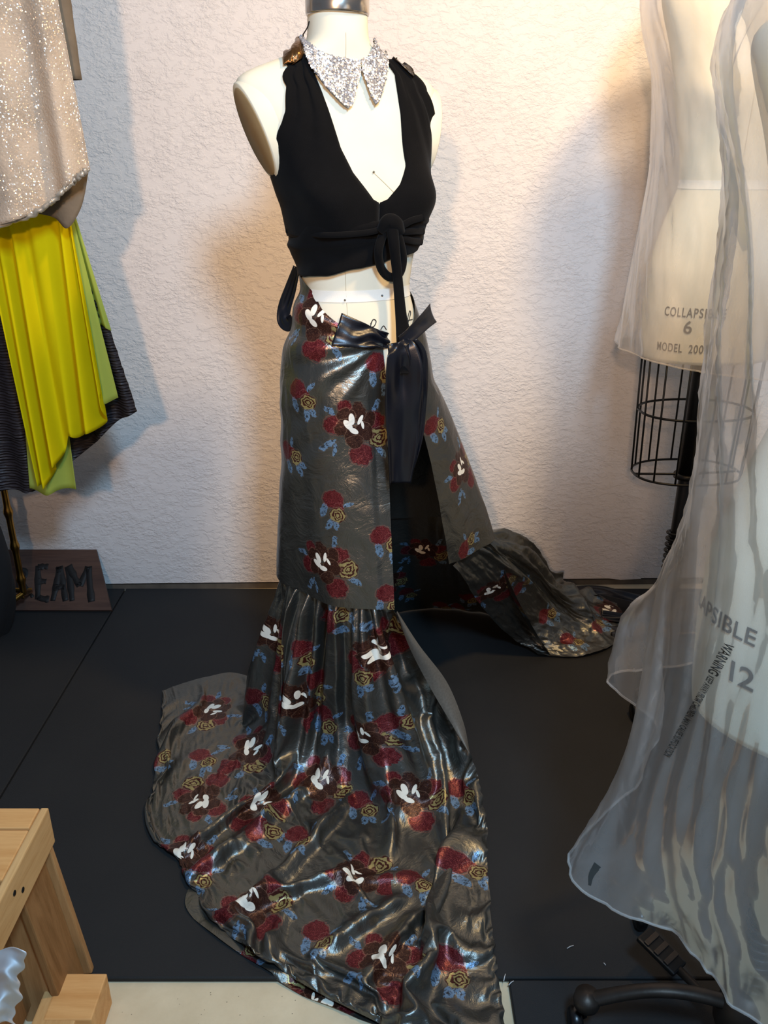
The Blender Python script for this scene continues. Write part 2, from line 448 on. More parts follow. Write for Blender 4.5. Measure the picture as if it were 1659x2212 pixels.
# printed lame: motif coordinates come per face corner in the UV map 'motif'; (0,0) big bouquet, (4,0) small spray
def mat_lame(name):
    t = NT(name); co = t.coord()
    uv = t.n('ShaderNodeUVMap', uv_map='motif').outputs[0]
    nz = t.noise(uv, 5, 3, 0.6, 0, out=1)
    sb = t.n('ShaderNodeVectorMath', operation='SUBTRACT'); t.put(sb.inputs[0], nz); sb.inputs[1].default_value = (0.5, 0.5, 0.5)
    sc = t.n('ShaderNodeVectorMath', operation='SCALE'); t.put(sc.inputs[0], sb.outputs[0]); sc.inputs['Scale'].default_value = 0.22
    ad = t.n('ShaderNodeVectorMath', operation='ADD'); t.put(ad.inputs[0], uv); t.put(ad.inputs[1], sc.outputs[0])
    p = ad.outputs[0]
    def ell(x, y, rx, ry, rot=0, src=None):
        v = t.mapping(src or p, (x, y, 0), (0, 0, R(rot)), (rx, ry, 1.0), 'TEXTURE')
        ln = t.n('ShaderNodeVectorMath', operation='LENGTH'); t.put(ln.inputs[0], v)
        return ln.outputs['Value']
    def fill(d, soft=0.08): return t.rng(d, 1 - soft, 1.0, 1.0, 0.0)
    def rim(d, w=0.10): return t.math('MULTIPLY', t.rng(d, 1.0, 1.0 + w * 0.3, 0.0, 1.0), t.rng(d, 1.0 + w * 0.7, 1.0 + w, 1.0, 0.0))
    weave = t.noise(co, 900, 2)
    base = t.mix(t.noise(co, 5, 3), lin((88, 91, 89)), lin((107, 107, 102)))
    base = t.mix(t.math('MULTIPLY', weave, 0.35), base, lin((136, 132, 122)))
    col = base
    mask = None
    whites = None
    blue = lin((112, 142, 172)); red = lin((84, 21, 27)); brown = lin((54, 28, 22)); ochre = lin((160, 146, 96)); white = lin((240, 234, 218))
    line = t.noise(p, 9, 2, 0.5, 2.5)
    lines = t.math('MULTIPLY', t.rng(line, 0.47, 0.5), t.rng(line, 0.5, 0.53, 1.0, 0.0))
    def layer(col, d, c, outline=lin((150, 132, 112)), ow=0.55):
        nonlocal mask
        f = fill(d); mask = f if mask is None else t.math('MAXIMUM', mask, f)
        col = t.mix(t.math('MULTIPLY', rim(d), ow), col, outline)
        return t.mix(f, col, c)
    cr_ = t.mix(lines, red, lin((172, 82, 82)))
    cb_ = t.mix(lines, brown, lin((112, 76, 58)))
    lf = t.noise(p, 11, 3, 0.6, 0.8)
    cl_ = t.mix(t.rng(lf, 0.50, 0.60), blue, lin((52, 58, 64)))
    def rose(col, x, y, r):
        d = ell(x, y, r, r * 0.92)
        col = layer(col, d, lin((70, 30, 26)))
        ring = t.math('SINE', t.math('ADD', t.math('MULTIPLY', d, 17.0), t.math('MULTIPLY', t.noise(p, 4.5 / r * 0.3, 2), 14.0)))
        f = t.math('MULTIPLY', fill(d), t.rng(ring, -0.25, 0.15))
        return t.mix(f, col, ochre)
    # big bouquet
    for (x, y, a, l) in ((-0.80, -0.50, 35, 0.30), (-0.60, -0.66, 75, 0.22), (0.66, 0.60, 60, 0.26), (0.80, -0.76, -60, 0.28), (-0.74, 0.55, -40, 0.24)):
        col = layer(col, ell(x, y, l, l * 0.36, a), cl_)
    for (x, y, r) in ((-0.62, 0.12, 0.30), (0.18, -0.82, 0.36), (0.66, 0.14, 0.30), (-0.3, 0.66, 0.22)):
        col = layer(col, ell(x, y, r, r), cr_, lin((180, 120, 110)))
    col = rose(col, 0.74, -0.34, 0.34)
    for k in range(6):
        a = k * 60 + 18
        col = layer(col, ell(0.02 + 0.36 * math.cos(R(a)), 0.12 + 0.36 * math.sin(R(a)), 0.30, 0.25, a), cb_, lin((138, 104, 84)), 0.8)
    col = layer(col, ell(0.0, -0.42, 0.26, 0.2), cb_, lin((138, 104, 84)), 0.8)
    for (x, y, rx, ry, a) in ((-0.20, 0.10, 0.20, 0.10, 128), (-0.09, 0.27, 0.19, 0.095, 96), (0.17, 0.24, 0.17, 0.06, 62), (0.24, 0.08, 0.13, 0.045, 100), (-0.03, -0.09, 0.16, 0.085, 150)):
        f = fill(ell(x, y, rx, ry, a, uv), 0.12)
        whites = f if whites is None else t.math('MAXIMUM', whites, f)
    # small spray (centre 4,0)
    for (x, y, a, l) in ((3.52, -0.2, 80, 0.42), (3.95, -0.78, 70, 0.36), (4.25, -0.72, 110, 0.3), (4.6, 0.35, 30, 0.26)):
        col = layer(col, ell(x, y, l, l * 0.45, a), cl_)
    col = layer(col, ell(3.85, 0.42, 0.50, 0.44), cr_, lin((180, 120, 110)))
    col = layer(col, ell(4.2, 0.12, 0.24, 0.2), cr_, lin((180, 120, 110)))
    col = rose(col, 4.22, -0.26, 0.40)
    col = t.mix(whites, col, white)
    hb = t.math('ADD', t.noise(t.mapping(co, sc=(1, 1, 1)), 16, 5, 0.62, 1.6), t.math('MULTIPLY', weave, 0.06))
    nrm = t.bump(hb, 0.30, 0.012)
    metal = t.math('MULTIPLY', t.math('SUBTRACT', 1.0, t.math('MULTIPLY', mask, 0.50)), t.math('SUBTRACT', 0.88, t.math('MULTIPLY', whites, 0.88)))
    rough = t.math('ADD', 0.30, t.math('MULTIPLY', whites, 0.3))
    return t.done(t.bsdf(col, rough, metal, 0.5, nrm))
M['lame'] = mat_lame('printed_lame')

# ------------------------------------------------------------------ setting
WY, WYAW = 2.733, R(1.3)          # back wall distance at x=0 and its slight skew
def wall_y(x): return WY + x * math.tan(WYAW)
MATZ = 0.0; SLAB = -0.013

def wall_box(name, x0, x1, y0, y1, z0, z1, mat):
    V = []
    for z in (z0, z1):
        for x, dy in ((x0, y0), (x1, y0), (x1, y1), (x0, y1)):
            V.append((x, wall_y(x) + dy, z))
    F = [(3, 2, 1, 0), (4, 5, 6, 7), (0, 1, 5, 4), (1, 2, 6, 5), (2, 3, 7, 6), (3, 0, 4, 7)]
    o = mesh(name, V, F, mat, None, False); o['kind'] = 'structure'; return o
wb = wall_box('wall_back', -3.0, 3.0, 0.0, 0.15, 0.014, 3.2, M['wall'])
bb = wall_box('baseboard_back', -3.0, 3.0, 0.002, 0.15, SLAB, 0.007, M['sill'])
tr1 = wall_box('trim_1', -3.0, 3.0, 0.010, 0.15, 0.0072, 0.0138, M['gap'])
fl = mesh('floor', [(-3, -1.5, SLAB), (3, -1.5, SLAB), (3, 3.0, SLAB), (-3, 3.0, SLAB)], [(0, 1, 2, 3)], M['concrete'], None, False)
fl['kind'] = 'structure'
# loose torn paint edge at the foot of the wall
def paint_chip():
    pts = [(1290, 1246), (1330, 1240), (1365, 1238), (1385, 1250), (1340, 1252)]
    P = [pyy(a, b, wall_y(0.85) - 0.004) for a, b in pts]
    o = mesh('paint_flake', P, [tuple(range(5))], M['wall'], None, False)
    o.modifiers.new('t', 'SOLIDIFY').thickness = 0.002
    o.parent = wb
paint_chip()

def floor_mat(x0, x1, y0, y1, label, skew=0.0):
    bm = bmesh.new(); bmesh.ops.create_cube(bm, size=1.0)
    for v in bm.verts:
        y = y0 if v.co.y < 0 else y1
        x = (x0 if v.co.x < 0 else x1) + skew * (y - y1)
        v.co = Vector((x, y, SLAB + 0.0005 if v.co.z < 0 else MATZ))
    bmesh.ops.bevel(bm, geom=bm.edges[:], offset=0.0025, segments=1, affect='EDGES')
    return tag(from_bm('rubber_mat', bm, M['rubber']), label, 'mat', 'black rubber floor mats')
YF = pz(700, 2112, 0)[1]
xl = pz(235, 1330, 0)[0]
sk = (pz(235, 1330, 0)[0] - pz(0, 1722, 0)[0]) / (pz(235, 1330, 0)[1] - pz(0, 1722, 0)[1])
XR = pz(1104, 2150, 0)[0]
floor_mat(xl + 0.003, 1.35, YF, 2.70, 'large black rubber floor mat under the long floral train')
floor_mat(xl - 1.25, xl - 0.002, YF, 2.70, 'black rubber floor mat under the brass rack and painted board')
floor_mat(XR, 1.35, -0.2, YF - 0.004, 'black rubber floor mat under the cast iron foot at lower right')

# ------------------------------------------------------------------ dress forms
PROF = np.array([
 # z     half width, front, back
 (-0.44, .160, .112, .122), (-0.40, .166, .116, .128), (-0.30, .173, .120, .135), (-0.20, .172, .118, .130), (-0.10, .150, .108, .110),
 (0.0, .120, .092, .088), (0.07, .130, .098, .088), (0.14, .148, .106, .092), (0.20, .164, .112, .098), (0.26, .174, .106, .106),
 (0.31, .190, .096, .108), (0.355, .208, .086, .108), (0.39, .220, .074, .102), (0.414, .220, .064, .094), (0.432, .192, .057, .086), (0.446, .150, .053, .078), (0.460, .110, .052, .070), (0.472, .080, .054, .064),
 (0.486, .063, .056, .058), (0.505, .060, .057, .057), (0.60, .057, .055, .055)])
class Form:
    def __init__(s, cx, cy, zw, theta, k=1.0, lean=0.0):
        s.lean = lean
        s.c = np.array([cx, cy]); s.zw = zw; s.th = theta; s.k = k
        zz = np.linspace(-0.44, 0.60, 220); s.zz = zz
        s.tab = []
        for j in (1, 2, 3):
            y = np.interp(zz, PROF[:, 0], PROF[:, j])
            ker = np.hanning(9); ker /= ker.sum()
            yp = np.convolve(np.pad(y, 4, mode='edge'), ker, 'valid')
            s.tab.append(yp)
    def dims(s, z):
        return [np.interp(z, s.zz, t) for t in s.tab]
    def pt(s, phi, z, off=0.0):
        """phi 0 = centre front, positive towards the viewer's left; z relative to the waist"""
        phi, z = np.broadcast_arrays(np.asarray(phi, float), np.asarray(z, float))
        a, f, b = s.dims(z); n = 2 / 2.25
        sn, cs = np.sin(phi), np.cos(phi)
        lat = a * np.sign(sn) * np.abs(sn) ** n
        dep = np.where(cs > 0, f, b) * np.sign(cs) * np.abs(cs) ** n
        m = 0
        for q in (-0.62, 0.62):
            m = m + 0.030 * np.exp(-((phi - q) / 0.36) ** 2 - ((z - 0.195) / 0.058) ** 2)
        r = np.sqrt(lat ** 2 + dep ** 2) + 1e-9
        g = 1 + (m + off / s.k) / r
        lat, dep = lat * g * s.k, dep * g * s.k
        c, q = math.cos(s.th), math.sin(s.th)
        # front direction (sin th, -cos th); viewer's-left direction (-cos th, -sin th)
        x = s.c[0] + dep * q - lat * c - s.lean * np.clip((z - 0.18) / 0.24, 0, 1)
        y = s.c[1] - dep * c - lat * q
        return np.stack([x, y, s.zw + z * s.k], -1)
    def phi_of(s, lat, z):
        a = float(s.dims(np.array(z))[0])
        v = max(-1, min(1, lat / a))
        return math.copysign(math.asin(abs(v) ** (2.25 / 2)), v)

def build_form(F, root, zbot, ztop, cap=True, nphi=72):
    zs = np.linspace(zbot, ztop, 110)
    ph = np.linspace(0, 2 * math.pi, nphi, endpoint=False); ph = np.where(ph > math.pi, ph - 2 * math.pi, ph)
    G = F.pt(ph[:, None], zs[None, :])
    V = [tuple(v) for v in G.reshape(-1, 3)]; Fc = grid_faces(nphi, len(zs), True)
    Fc = [f[::-1] for f in Fc]
    nv = len(zs)
    V.append(tuple(G[:, 0].mean(0))); b = len(V) - 1
    V.append(tuple(G[:, -1].mean(0))); t = len(V) - 1
    for i in range(nphi):
        j = (i + 1) % nphi
        Fc.append((i * nv, j * nv, b)); Fc.append((j * nv + nv - 1, i * nv + nv - 1, t))
    body = mesh('body', V, Fc, M['canvas'], root)
    if cap:
        c = G[:, -1].mean(0)
        r = 0.063 * F.k
        v, f = lathe([(0.0, -0.004), (r, -0.004), (r + .001, 0.0), (r + .001, 0.038), (r - 0.003, 0.043), (0.03, 0.05), (0.012, 0.052), (0.012, 0.07), (0, 0.07)], c, 40)
        mesh('neck_cap', v, f, M['chrome'], root)
    return body

def arm_plate(F, root, side):
    """oval end plate of a dress form's arm opening with its canvas rim"""
    p0 = F.pt(side * math.pi / 2, 0.408); p1 = F.pt(side * math.pi / 2, 0.235)
    c = (p0 + p1) / 2; ax = (p0 - p1); L = np.linalg.norm(ax) / 2; ax /= 2 * L
    ctr = np.array([F.c[0] - F.lean * 0.7, F.c[1], c[2]])
    out = c - ctr; out -= ax * out.dot(ax); out /= np.linalg.norm(out)
    de = np.cross(ax, out)
    for nm, sc, o0, o1, mt, par in (('arm_rim', 1.0, -0.03, 0.006, M['canvas'], root), ('arm_plate', 0.90, -0.02, 0.0085, M['plate'], root)):
        V = []; n = 40
        prof = [(1.0, o0), (1.0, o1 - 0.002), (0.97, o1), (0.0, o1)]
        for k in range(n):
            a = 2 * math.pi * k / n
            for r, o in prof:
                V.append(c + ax * (L * 1.02 * sc * r * math.cos(a)) + de * (0.056 * F.k * sc * r * math.sin(a)) + out * o)
        mesh(nm, V, grid_faces(n, 4, True), mt, par)

def body_text(name, txt, F, phi0, z0, size, mat, parent, sgn=-1, align='CENTER', off=0.0015, space=1.18, xs=1.0):
    cu = bpy.data.curves.new(name, 'FONT'); cu.body = txt; cu.size = size; cu.align_x = align
    cu.offset = size * 0.012; cu.space_character = space
    o = bpy.data.objects.new(name, cu); COL.objects.link(o)
    dg = bpy.context.evaluated_depsgraph_get()
    me = bpy.data.meshes.new_from_object(o.evaluated_get(dg)); bpy.data.objects.remove(o)
    bm = bmesh.new(); bm.from_mesh(me); bpy.data.meshes.remove(me)
    bmesh.ops.triangulate(bm, faces=bm.faces[:])
    a = float(F.dims(np.array(z0))[0]) * F.k * 0.88
    for v in bm.verts:
        ph = phi0 - v.co.x * xs / a
        q = F.pt(ph, z0 + v.co.y / F.k, off); v.co = Vector(q)
    return from_bm(name, bm, mat, parent)

def curve_on(name, pts, r, mat, parent, n=40, seg=6):
    v, f = tube(cr(pts, n), r, seg); return mesh(name, v, f, mat, parent)

# --- the dressed form in the middle
F1 = Form(-0.062, 1.92, 1.178, R(27), 1.0, 0.031)
form1 = empty('dress_form', (-0.062, 1.92, 0), 'cream linen dress form wearing the black halter top and floral skirt', 'dress form')
body1 = build_form(F1, form1, -0.34, 0.538)
arm_plate(F1, form1, 1); arm_plate(F1, form1, -1)
B1 = bvh_of(body1)
# waist tape
ph = np.linspace(-math.pi, math.pi, 90)
tp = np.stack([F1.pt(ph, np.full(90, z), 0.0012) for z in (-0.012, -0.006, 0, 0.006, 0.012)], 1)
gmesh('waist_tape', tp, M['tape'], form1)
for (px, py) in ((745, 648), (824, 638), (889, 613), (806, 372)):
    q, nn = hit(B1, px, py, 0.003)
    v, f = lathe([(0, 0.0022), (0.0022, 0.001), (0.0022, -0.001), (0, -0.0022)], q, 10); mesh('pin', v, f, M['pin'], form1)
for pts in ([(745, 575), (748, 640), (752, 700)], [(808, 374), (830, 395), (850, 415)], [(747, 70), (747, 110), (746, 130)]):
    curve_on('seam', [hit(B1, a, b, 0.0005)[0] for a, b in pts], 0.0007, M['seam'], form1, 20)
# marker handwriting on the hip
strokes = [[(800, 700), (806, 690), (812, 694), (808, 704), (800, 706), (804, 692)], [(822, 712), (828, 704), (834, 712)],
 [(870, 704), (876, 694), (868, 692), (866, 702), (872, 710), (880, 700)], [(880, 700), (886, 678), (884, 672), (880, 690), (884, 708), (890, 700)],
 [(878, 693), (890, 690)], [(890, 700), (896, 692), (900, 698), (894, 704), (891, 697)], [(900, 698), (904, 690), (908, 694), (912, 672)]]
vf = [tube(cr([hit(B1, a, b, 0.001)[0] for a, b in s], 24), 0.0011, 5) for s in strokes]
for q in (vf[:1], vf[1:2], vf[2:]):
    v, f = joinVF(q); mesh('handwriting', v, f, M['marker'], form1)
# stand under the skirt
v, f = tube([(F1.c[0], F1.c[1], 0.05), (F1.c[0], F1.c[1], 0.86)], 0.018, 14); mesh('pole', v, f, M['blackmetal'], form1)
v, f = lathe([(0, 0.0), (0.16, 0.0), (0.17, 0.008), (0.15, 0.02), (0.05, 0.035), (0.025, 0.06), (0, 0.06)], (F1.c[0], F1.c[1], 0.0), 36); mesh('base', v, f, M['blackmetal'], form1)

# ------------------------------------------------------------------ halter top
top = empty('halter_top', (F1.c[0], F1.c[1], 1.24), 'black jersey halter crop top with plunging neckline and front tie', 'top')
def cup(name, side, zin, lin_, zout, lout, seed):
    """one front panel of the halter: rows of constant height from the band to the shoulder"""
    nz, nw = 60, 36
    zs = np.linspace(0.12, 0.458, nz)
    G = np.zeros((nw, nz, 3))
    for k, z in enumerate(zs):
        li = float(np.interp(z, zin, lin_)); lo = float(np.interp(z, zout, lout))
        a = float(F1.dims(np.array(z))[0])
        pi_ = F1.phi_of(li, z)
        po = R(lo)
        u = np.linspace(0, 1, nw)
        ph = pi_ + (po - pi_) * u
        pull = np.clip((z - 0.20) / 0.2, 0, 1)
        fold = 0.0030 * pull * np.sin(u * 17 + 2.0 * noise1(np.full(nw, z * 9), seed)) + 0.0022 * pull * noise1(u * 13, seed + 3)
        # cloth bridges the hollow under and beside the bust
        off = 0.006 + fold + 0.004 * np.exp(-((z - 0.12) / 0.04) ** 2) 
        edge = np.minimum(u, 1 - u); off = off - 0.003 * np.exp(-(edge / 0.03) ** 2)
        G[:, k] = F1.pt(side * ph, np.full(nw, z), off)
    return gmesh(name, G, M['jersey'], top, 0.003)
def outer(zs, vals):      # lateral distances above the arm opening become angles
    return [v if v > 1 else math.degrees(F1.phi_of(v, z)) for z, v in zip(zs, vals)]
zo = [.12, .24, .285, .31, .335, .357, .40, .436, .458]
cupL = cup('cup', 1, [.12, .188, .194, .245, .29, .357, .436, .458], [0, 0, .012, .045, .060, .068, .078, .072], zo, outer(zo, [128, 118, 80, 62, 50, .147, .134, .120, .108]), 11)
cupR = cup('cup', -1, [.12, .188, .194, .222, .26, .357, .43, .458], [0, 0, .018, .048, .074, .092, .098, .078], zo, outer(zo, [128, 118, 100, 84, 70, .186, .172, .148, .108]), 23)
# band under the bust, slanting hem
nph, nz = 120, 26
ph = np.linspace(-math.pi, math.pi, nph)
hemz = 0.055 + 0.020 * np.clip(-np.sin(ph - 0.25), -0.4, 1) + 0.012 * np.sin(ph * 1.0 + 2.4) + 0.002 * noise1(ph * 5, 3)
topz = np.full(nph, 0.152)
G = np.zeros((nph, nz, 3))
for k in range(nz):
    u = k / (nz - 1); z = hemz * (1 - u) + topz * u
    off = 0.009 + 0.0035 * np.sin(u * 9 + ph * 1.4 + noise1(ph * 2.2, 8) * 1.5) + 0.004 * math.exp(-((u - 0.55) / 0.05) ** 2) - 0.004 * math.exp(-((u - 1) / .05) ** 2)
    G[:, k] = F1.pt(ph, z, off)
band = gmesh('waistband', G, M['jersey'], top, 0.003)
B2 = bvh_of(body1, cupL, cupR, band)
# twisted knot and long tie hanging in front
fr = np.array([math.sin(F1.th) * 0.6, -1.0, 0.1]); fr /= np.linalg.norm(fr)
def front_path(pts, off, n=40):
    return cr([hit(B2, a, b, 0)[0] + fr * o for (a, b), o in zip(pts, off)], n)
def tie(name, pts, offs, w, th, mat, parent, seed=3, n=50):
    P = front_path(pts, offs, n)
    return flat_tube(name, P, w, th, mat, parent)
def flat_tube(name, P, w, th, mat, parent, nrm=None):
    n = len(P); w = cr(np.array(w, float), n) if not np.isscalar(w) else np.full(n, w)
    N0 = fr if nrm is None else nrm
    T = np.gradient(P, axis=0); T /= np.linalg.norm(T, axis=1, keepdims=True) + 1e-9
    Bn = np.cross(T, N0); Bn /= np.linalg.norm(Bn, axis=1, keepdims=True) + 1e-9
    Nn = np.cross(Bn, T)
    seg = 14; G = np.zeros((seg, n, 3))
    for k in range(seg):
        a = 2 * math.pi * k / seg
        G[k] = P + Bn * (w / 2 * math.cos(a))[:, None] + Nn * (th / 2 * math.sin(a))
    V = G.reshape(-1, 3); Fc = grid_faces(seg, n, True)
    Fc.append(tuple(k * n for k in range(seg))); Fc.append(tuple(k * n + n - 1 for k in range(seg))[::-1])
    return mesh(name, V, Fc, mat, parent)
tie('tie_loop', [(838, 488), (822, 510), (812, 545), (818, 580), (836, 598), (856, 590), (864, 560), (858, 520), (846, 490)], [.012, .016, .02, .022, .024, .024, .022, .018, .012], .019, .014, M['jersey'], top)
tie('tie_end', [(840, 485), (843, 530), (848, 600), (850, 680), (851, 740), (848, 795)], [.02, .03, .04, .06, .085, .10], [.026, .024, .022, .026, .036, .024], .014, M['jersey'], top)
tie('tie_knot', [(818, 500), (832, 480), (850, 484), (862, 500)], [.012, .02, .02, .012], [.018, .03, .03, .018], .022, M['jersey'], top)
for pts in ([(862, 492), (885, 478), (912, 470)], [(862, 502), (888, 500), (912, 500)], [(858, 512), (885, 520), (908, 523)]):
    tie('gathered_fold', pts, [.006] * 3, .014, .010, M['jersey'], top, n=16)
tie('gathered_fold', [(612, 500), (700, 508), (790, 503), (830, 492)], [.004, .005, .006, .01], .012, .009, M['jersey'], top)
# leather shoulder pieces
def patch(name, rowsA, rowsB, bvh, off, mat, parent, nu=24, nv=14, thick=0.002, bulge=0.0):
    A = cr(np.array(rowsA, float), nu); Bq = cr(np.array(rowsB, float), nu)
    G = np.zeros((nu, nv, 3))
    for i in range(nu):
        for k in range(nv):
            u = k / (nv - 1); q = A[i] * (1 - u) + Bq[i] * u
            p, nn = hit(bvh, q[0], q[1], off + bulge * math.sin(math.pi * u) * math.sin(math.pi * i / (nu - 1)))
            G[i, k] = p
    # relax
    for it in range(3):
        G[1:-1, 1:-1] = (G[1:-1, 1:-1] * 2 + G[:-2, 1:-1] + G[2:, 1:-1] + G[1:-1, :-2] + G[1:-1, 2:]) / 6
    return gmesh(name, G, mat, parent, thick), G
patch('shoulder_tab', [(612, 146), (618, 112), (640, 82), (652, 74)], [(638, 140), (652, 126), (661, 100), (662, 80)], B2, 0.008, M['bronze'], top, bulge=0.012)
patch('shoulder_tab', [(815, 84), (842, 92), (862, 104), (892, 165)], [(822, 112), (840, 125), (858, 140), (888, 170)], B2, 0.008, M['darkleather'], top, bulge=0.006)
v, f = tube(cr([hit(B1, 664, 80, 0.01)[0], hit(B1, 668, 60, 0.004)[0], hit(B1, 671, 46, 0.003)[0]], 12), 0.0012, 6); mesh('neck_cord', v, f, M['darkleather'], top)

# ------------------------------------------------------------------ sequin collar
collar = empty('sequin_collar', (F1.c[0], F1.c[1] - 0.06, 1.55), 'pointed silver sequin collar around the neck of the dress form', 'collar')
def sequins(G, n, seed, parent):
    rg = np.random.default_rng(seed); nu, nv = G.shape[:2]; N = gnormals(G)
    V = []; F = []
    for _ in range(n):
        i = rg.integers(0, nu - 1); k = rg.integers(0, nv - 1); a, b = rg.random(2)
        p = (G[i, k] * (1 - a) + G[i + 1, k] * a) * (1 - b) + (G[i, k + 1] * (1 - a) + G[i + 1, k + 1] * a) * b
        nn = N[i, k]; 
        if nn.dot(CP - p) < 0: nn = -nn
        nn = nn + rg.normal(0, 0.38, 3); nn /= np.linalg.norm(nn)
        e = np.cross(nn, [0.3, 0.5, 0.8]); e /= np.linalg.norm(e); g = np.cross(nn, e)
        c = p + N[i, k] * 0 + nn * 0.003; r = rg.uniform(0.0014, 0.0024); b0 = len(V)
        for q in range(6):
            an = q * math.pi / 3; V.append(c + r * (math.cos(an) * e + math.sin(an) * g))
        F.append(tuple(range(b0, b0 + 6)))
    o = mesh('sequins', V, F, M['sequin'], parent, False); o['kind'] = 'stuff'; return o
for top_, bot, sd in (([(657, 78), (664, 96), (684, 114), (712, 124), (745, 129), (773, 133)], [(660, 128), (668, 148), (690, 180), (716, 210), (752, 236), (772, 168)], 1),
                     ([(776, 133), (786, 126), (794, 114), (799, 100), (801, 84)], [(778, 160), (806, 230), (824, 190), (830, 150), (826, 112)], 2)):
    o, G = patch('collar_wing', top_, bot, B1, 0.012, M['collarbase'], collar, 34, 22, 0.004)
    sequins(G, 2600 if sd == 1 else 1500, sd, o)

# ------------------------------------------------------------------ floral wrap skirt
skirt = empty('wrap_skirt', (0.0, 1.95, 0), 'dark metallic rose print wrap skirt with ruffled train and satin sash', 'skirt')
ZS = 0.47
ring_phi = np.radians([-2, 25, 50, 80, 115, 150, 190, 235, 262, 285, 310])
ring_xy = np.array([(.024, 1.715), (-.09, 1.735), (-.19, 1.795), (-.268, 1.885), (-.25, 2.05), (-.12, 2.20), (.1, 2.28), (.27, 2.23), (.305, 2.12), (.24, 2.03), (.165, 1.965)])
def ringpt(ph):
    t = np.interp(ph, ring_phi, np.arange(len(ring_phi)))
    i = int(min(max(math.floor(t), 0), len(ring_xy) - 2)); f = t - i
    p0 = ring_xy[max(i - 1, 0)]; p1 = ring_xy[i]; p2 = ring_xy[i + 1]; p3 = ring_xy[min(i + 2, len(ring_xy) - 1)]
    return 0.5 * (2 * p1 + (p2 - p0) * f + (2 * p0 - 5 * p1 + 4 * p2 - p3) * f ** 2 + (3 * p1 - p0 - 3 * p2 + p3) * f ** 3)
def wphi(ph): return ph if ph <= math.pi else ph - 2 * math.pi
def skirt_panel(name, ph0, ph1, toptab, nu, nv, seed, wr=0.004, hip_shift=0.0, flare=0.65, fan=False):
    """wrap panel: lies on the hip, then falls to the seam; toptab = (phi deg, top height above waist)"""
    S0 = np.zeros((nu, nv, 3))
    for i in range(nu):
        ph = ph0 + (ph1 - ph0) * i / (nu - 1)
        zt = float(np.interp(math.degrees(ph), toptab[0], toptab[1]))
        phr = ph; ph = ph + hip_shift * i / (nu - 1)
        zh = -0.215                                      # fullest hip
        hipp = F1.pt(wphi(ph), min(zt, zh), 0.011)
        bot = np.array([*ringpt(phr), ZS])
        zs_top = F1.zw + zt
        for k in range(nv):
            u = k / (nv - 1); z = zs_top * (1 - u) + ZS * u
            zr = z - F1.zw
            if zr > zh: p = F1.pt(wphi(ph), zr, 0.006 + 0.006 * min(1, u * 8))
            else:
                w = (hipp[2] - z) / (hipp[2] - ZS)
                ww = w * w * (3 - 2 * w) * 0.35 + w * 0.65 if flare == 0.65 else w ** flare
                p = np.array([*(hipp[:2] * (1 - ww) + bot[:2] * ww), z])
            S0[i, k] = p
    # soften the break at the hip
    for it in range(6):
        S0[:, 1:-1] = (S0[:, 1:-1] * 2 + S0[:, :-2] + S0[:, 2:]) / 4
    N = gnormals(S0)
    if N[nu // 2, nv // 2].dot(S0[nu // 2, nv // 2] - np.array([F1.c[0], F1.c[1], S0[nu // 2, nv // 2, 2]])) < 0: N = -N
    I, K = np.meshgrid(np.linspace(0, 1, nu), np.linspace(0, 1, nv), indexing='ij')
    sc = abs(ph1 - ph0)
    d = wr * (ridged(I * sc * 1.6 + K * 1.3, K * 2.6, seed) * 0.7) * np.clip(K * 4, 0, 1)
    d += 0.010 * np.clip((K - 0.35) * 2, 0, 1) * (noise1(I * sc * 2.6 + 0.4 * K, seed + 5))
    if fan:
        # pull folds radiating from the sash knot over the hip
        ctr = S0[0, 0]; w = S0 - ctr; rr = np.linalg.norm(w, axis=2); an = np.arctan2(-w[..., 2], np.hypot(w[..., 0], w[..., 1]) + 1e-6)
        d += 0.006 * np.sin(an * 15 + 1.2 * np.sin(rr * 14)) * np.exp(-((rr - 0.16) / 0.10) ** 2) * np.clip(1.25 - an, 0, 1)
        d += 0.003 * noise1(an * 9 + rr * 3, 71) * np.exp(-((rr - 0.35) / 0.16) ** 2)
        d -= 0.0035 * (I < 0.035) * np.clip((K - 0.1) * 6, 0, 1)
    return S0, S0 + N * d[:, :, None]
panels = []        # (object, flat coordinates) for the print
def add_cloth(name, S0, G, mat, parent, thick=0.0012):
    o = gmesh(name, G, mat, parent, 0)
    panels.append((o, S0.reshape(-1, 3).copy()))
    return o
S0, G = skirt_panel('front_panel', R(-2), R(262), ([-2, 3, 30, 55, 75, 100, 180, 262], [-.100, -.098, -.060, -.025, .010, .040, .03, .005]), 190, 140, 31, fan=True)
pL = add_cloth('front_panel', S0, G, M['lame'], skirt)
S1, G1 = skirt_panel('side_panel', R(262), R(310), ([262, 285, 300, 310], [.005, -.030, -.075, -.105]), 60, 110, 37, 0.004, R(30), 0.72)
pR = add_cloth('side_panel', S1, G1, M['lame'], skirt)

def floorz(P):
    """height of the ground under a point"""
    return np.where(P[..., 1] < YF, np.where(P[..., 0] > XR, MATZ, SLAB), MATZ)
def gauss_ridge(P, a, b, w, h):
    """long rounded fold between two ground points"""
    a = np.array(a)[:2]; b = np.array(b)[:2]; ab = b - a; L2 = ab.dot(ab)
    q = P[..., :2] - a; t = np.clip((q @ ab) / L2, 0, 1)
    d = np.linalg.norm(q - t[..., None] * ab, axis=-1)
    return h * np.exp(-(d / w) ** 2) * np.clip(np.sin(math.pi * np.clip(t * 0.9 + 0.05, 0, 1)) * 1.6, 0, 1)

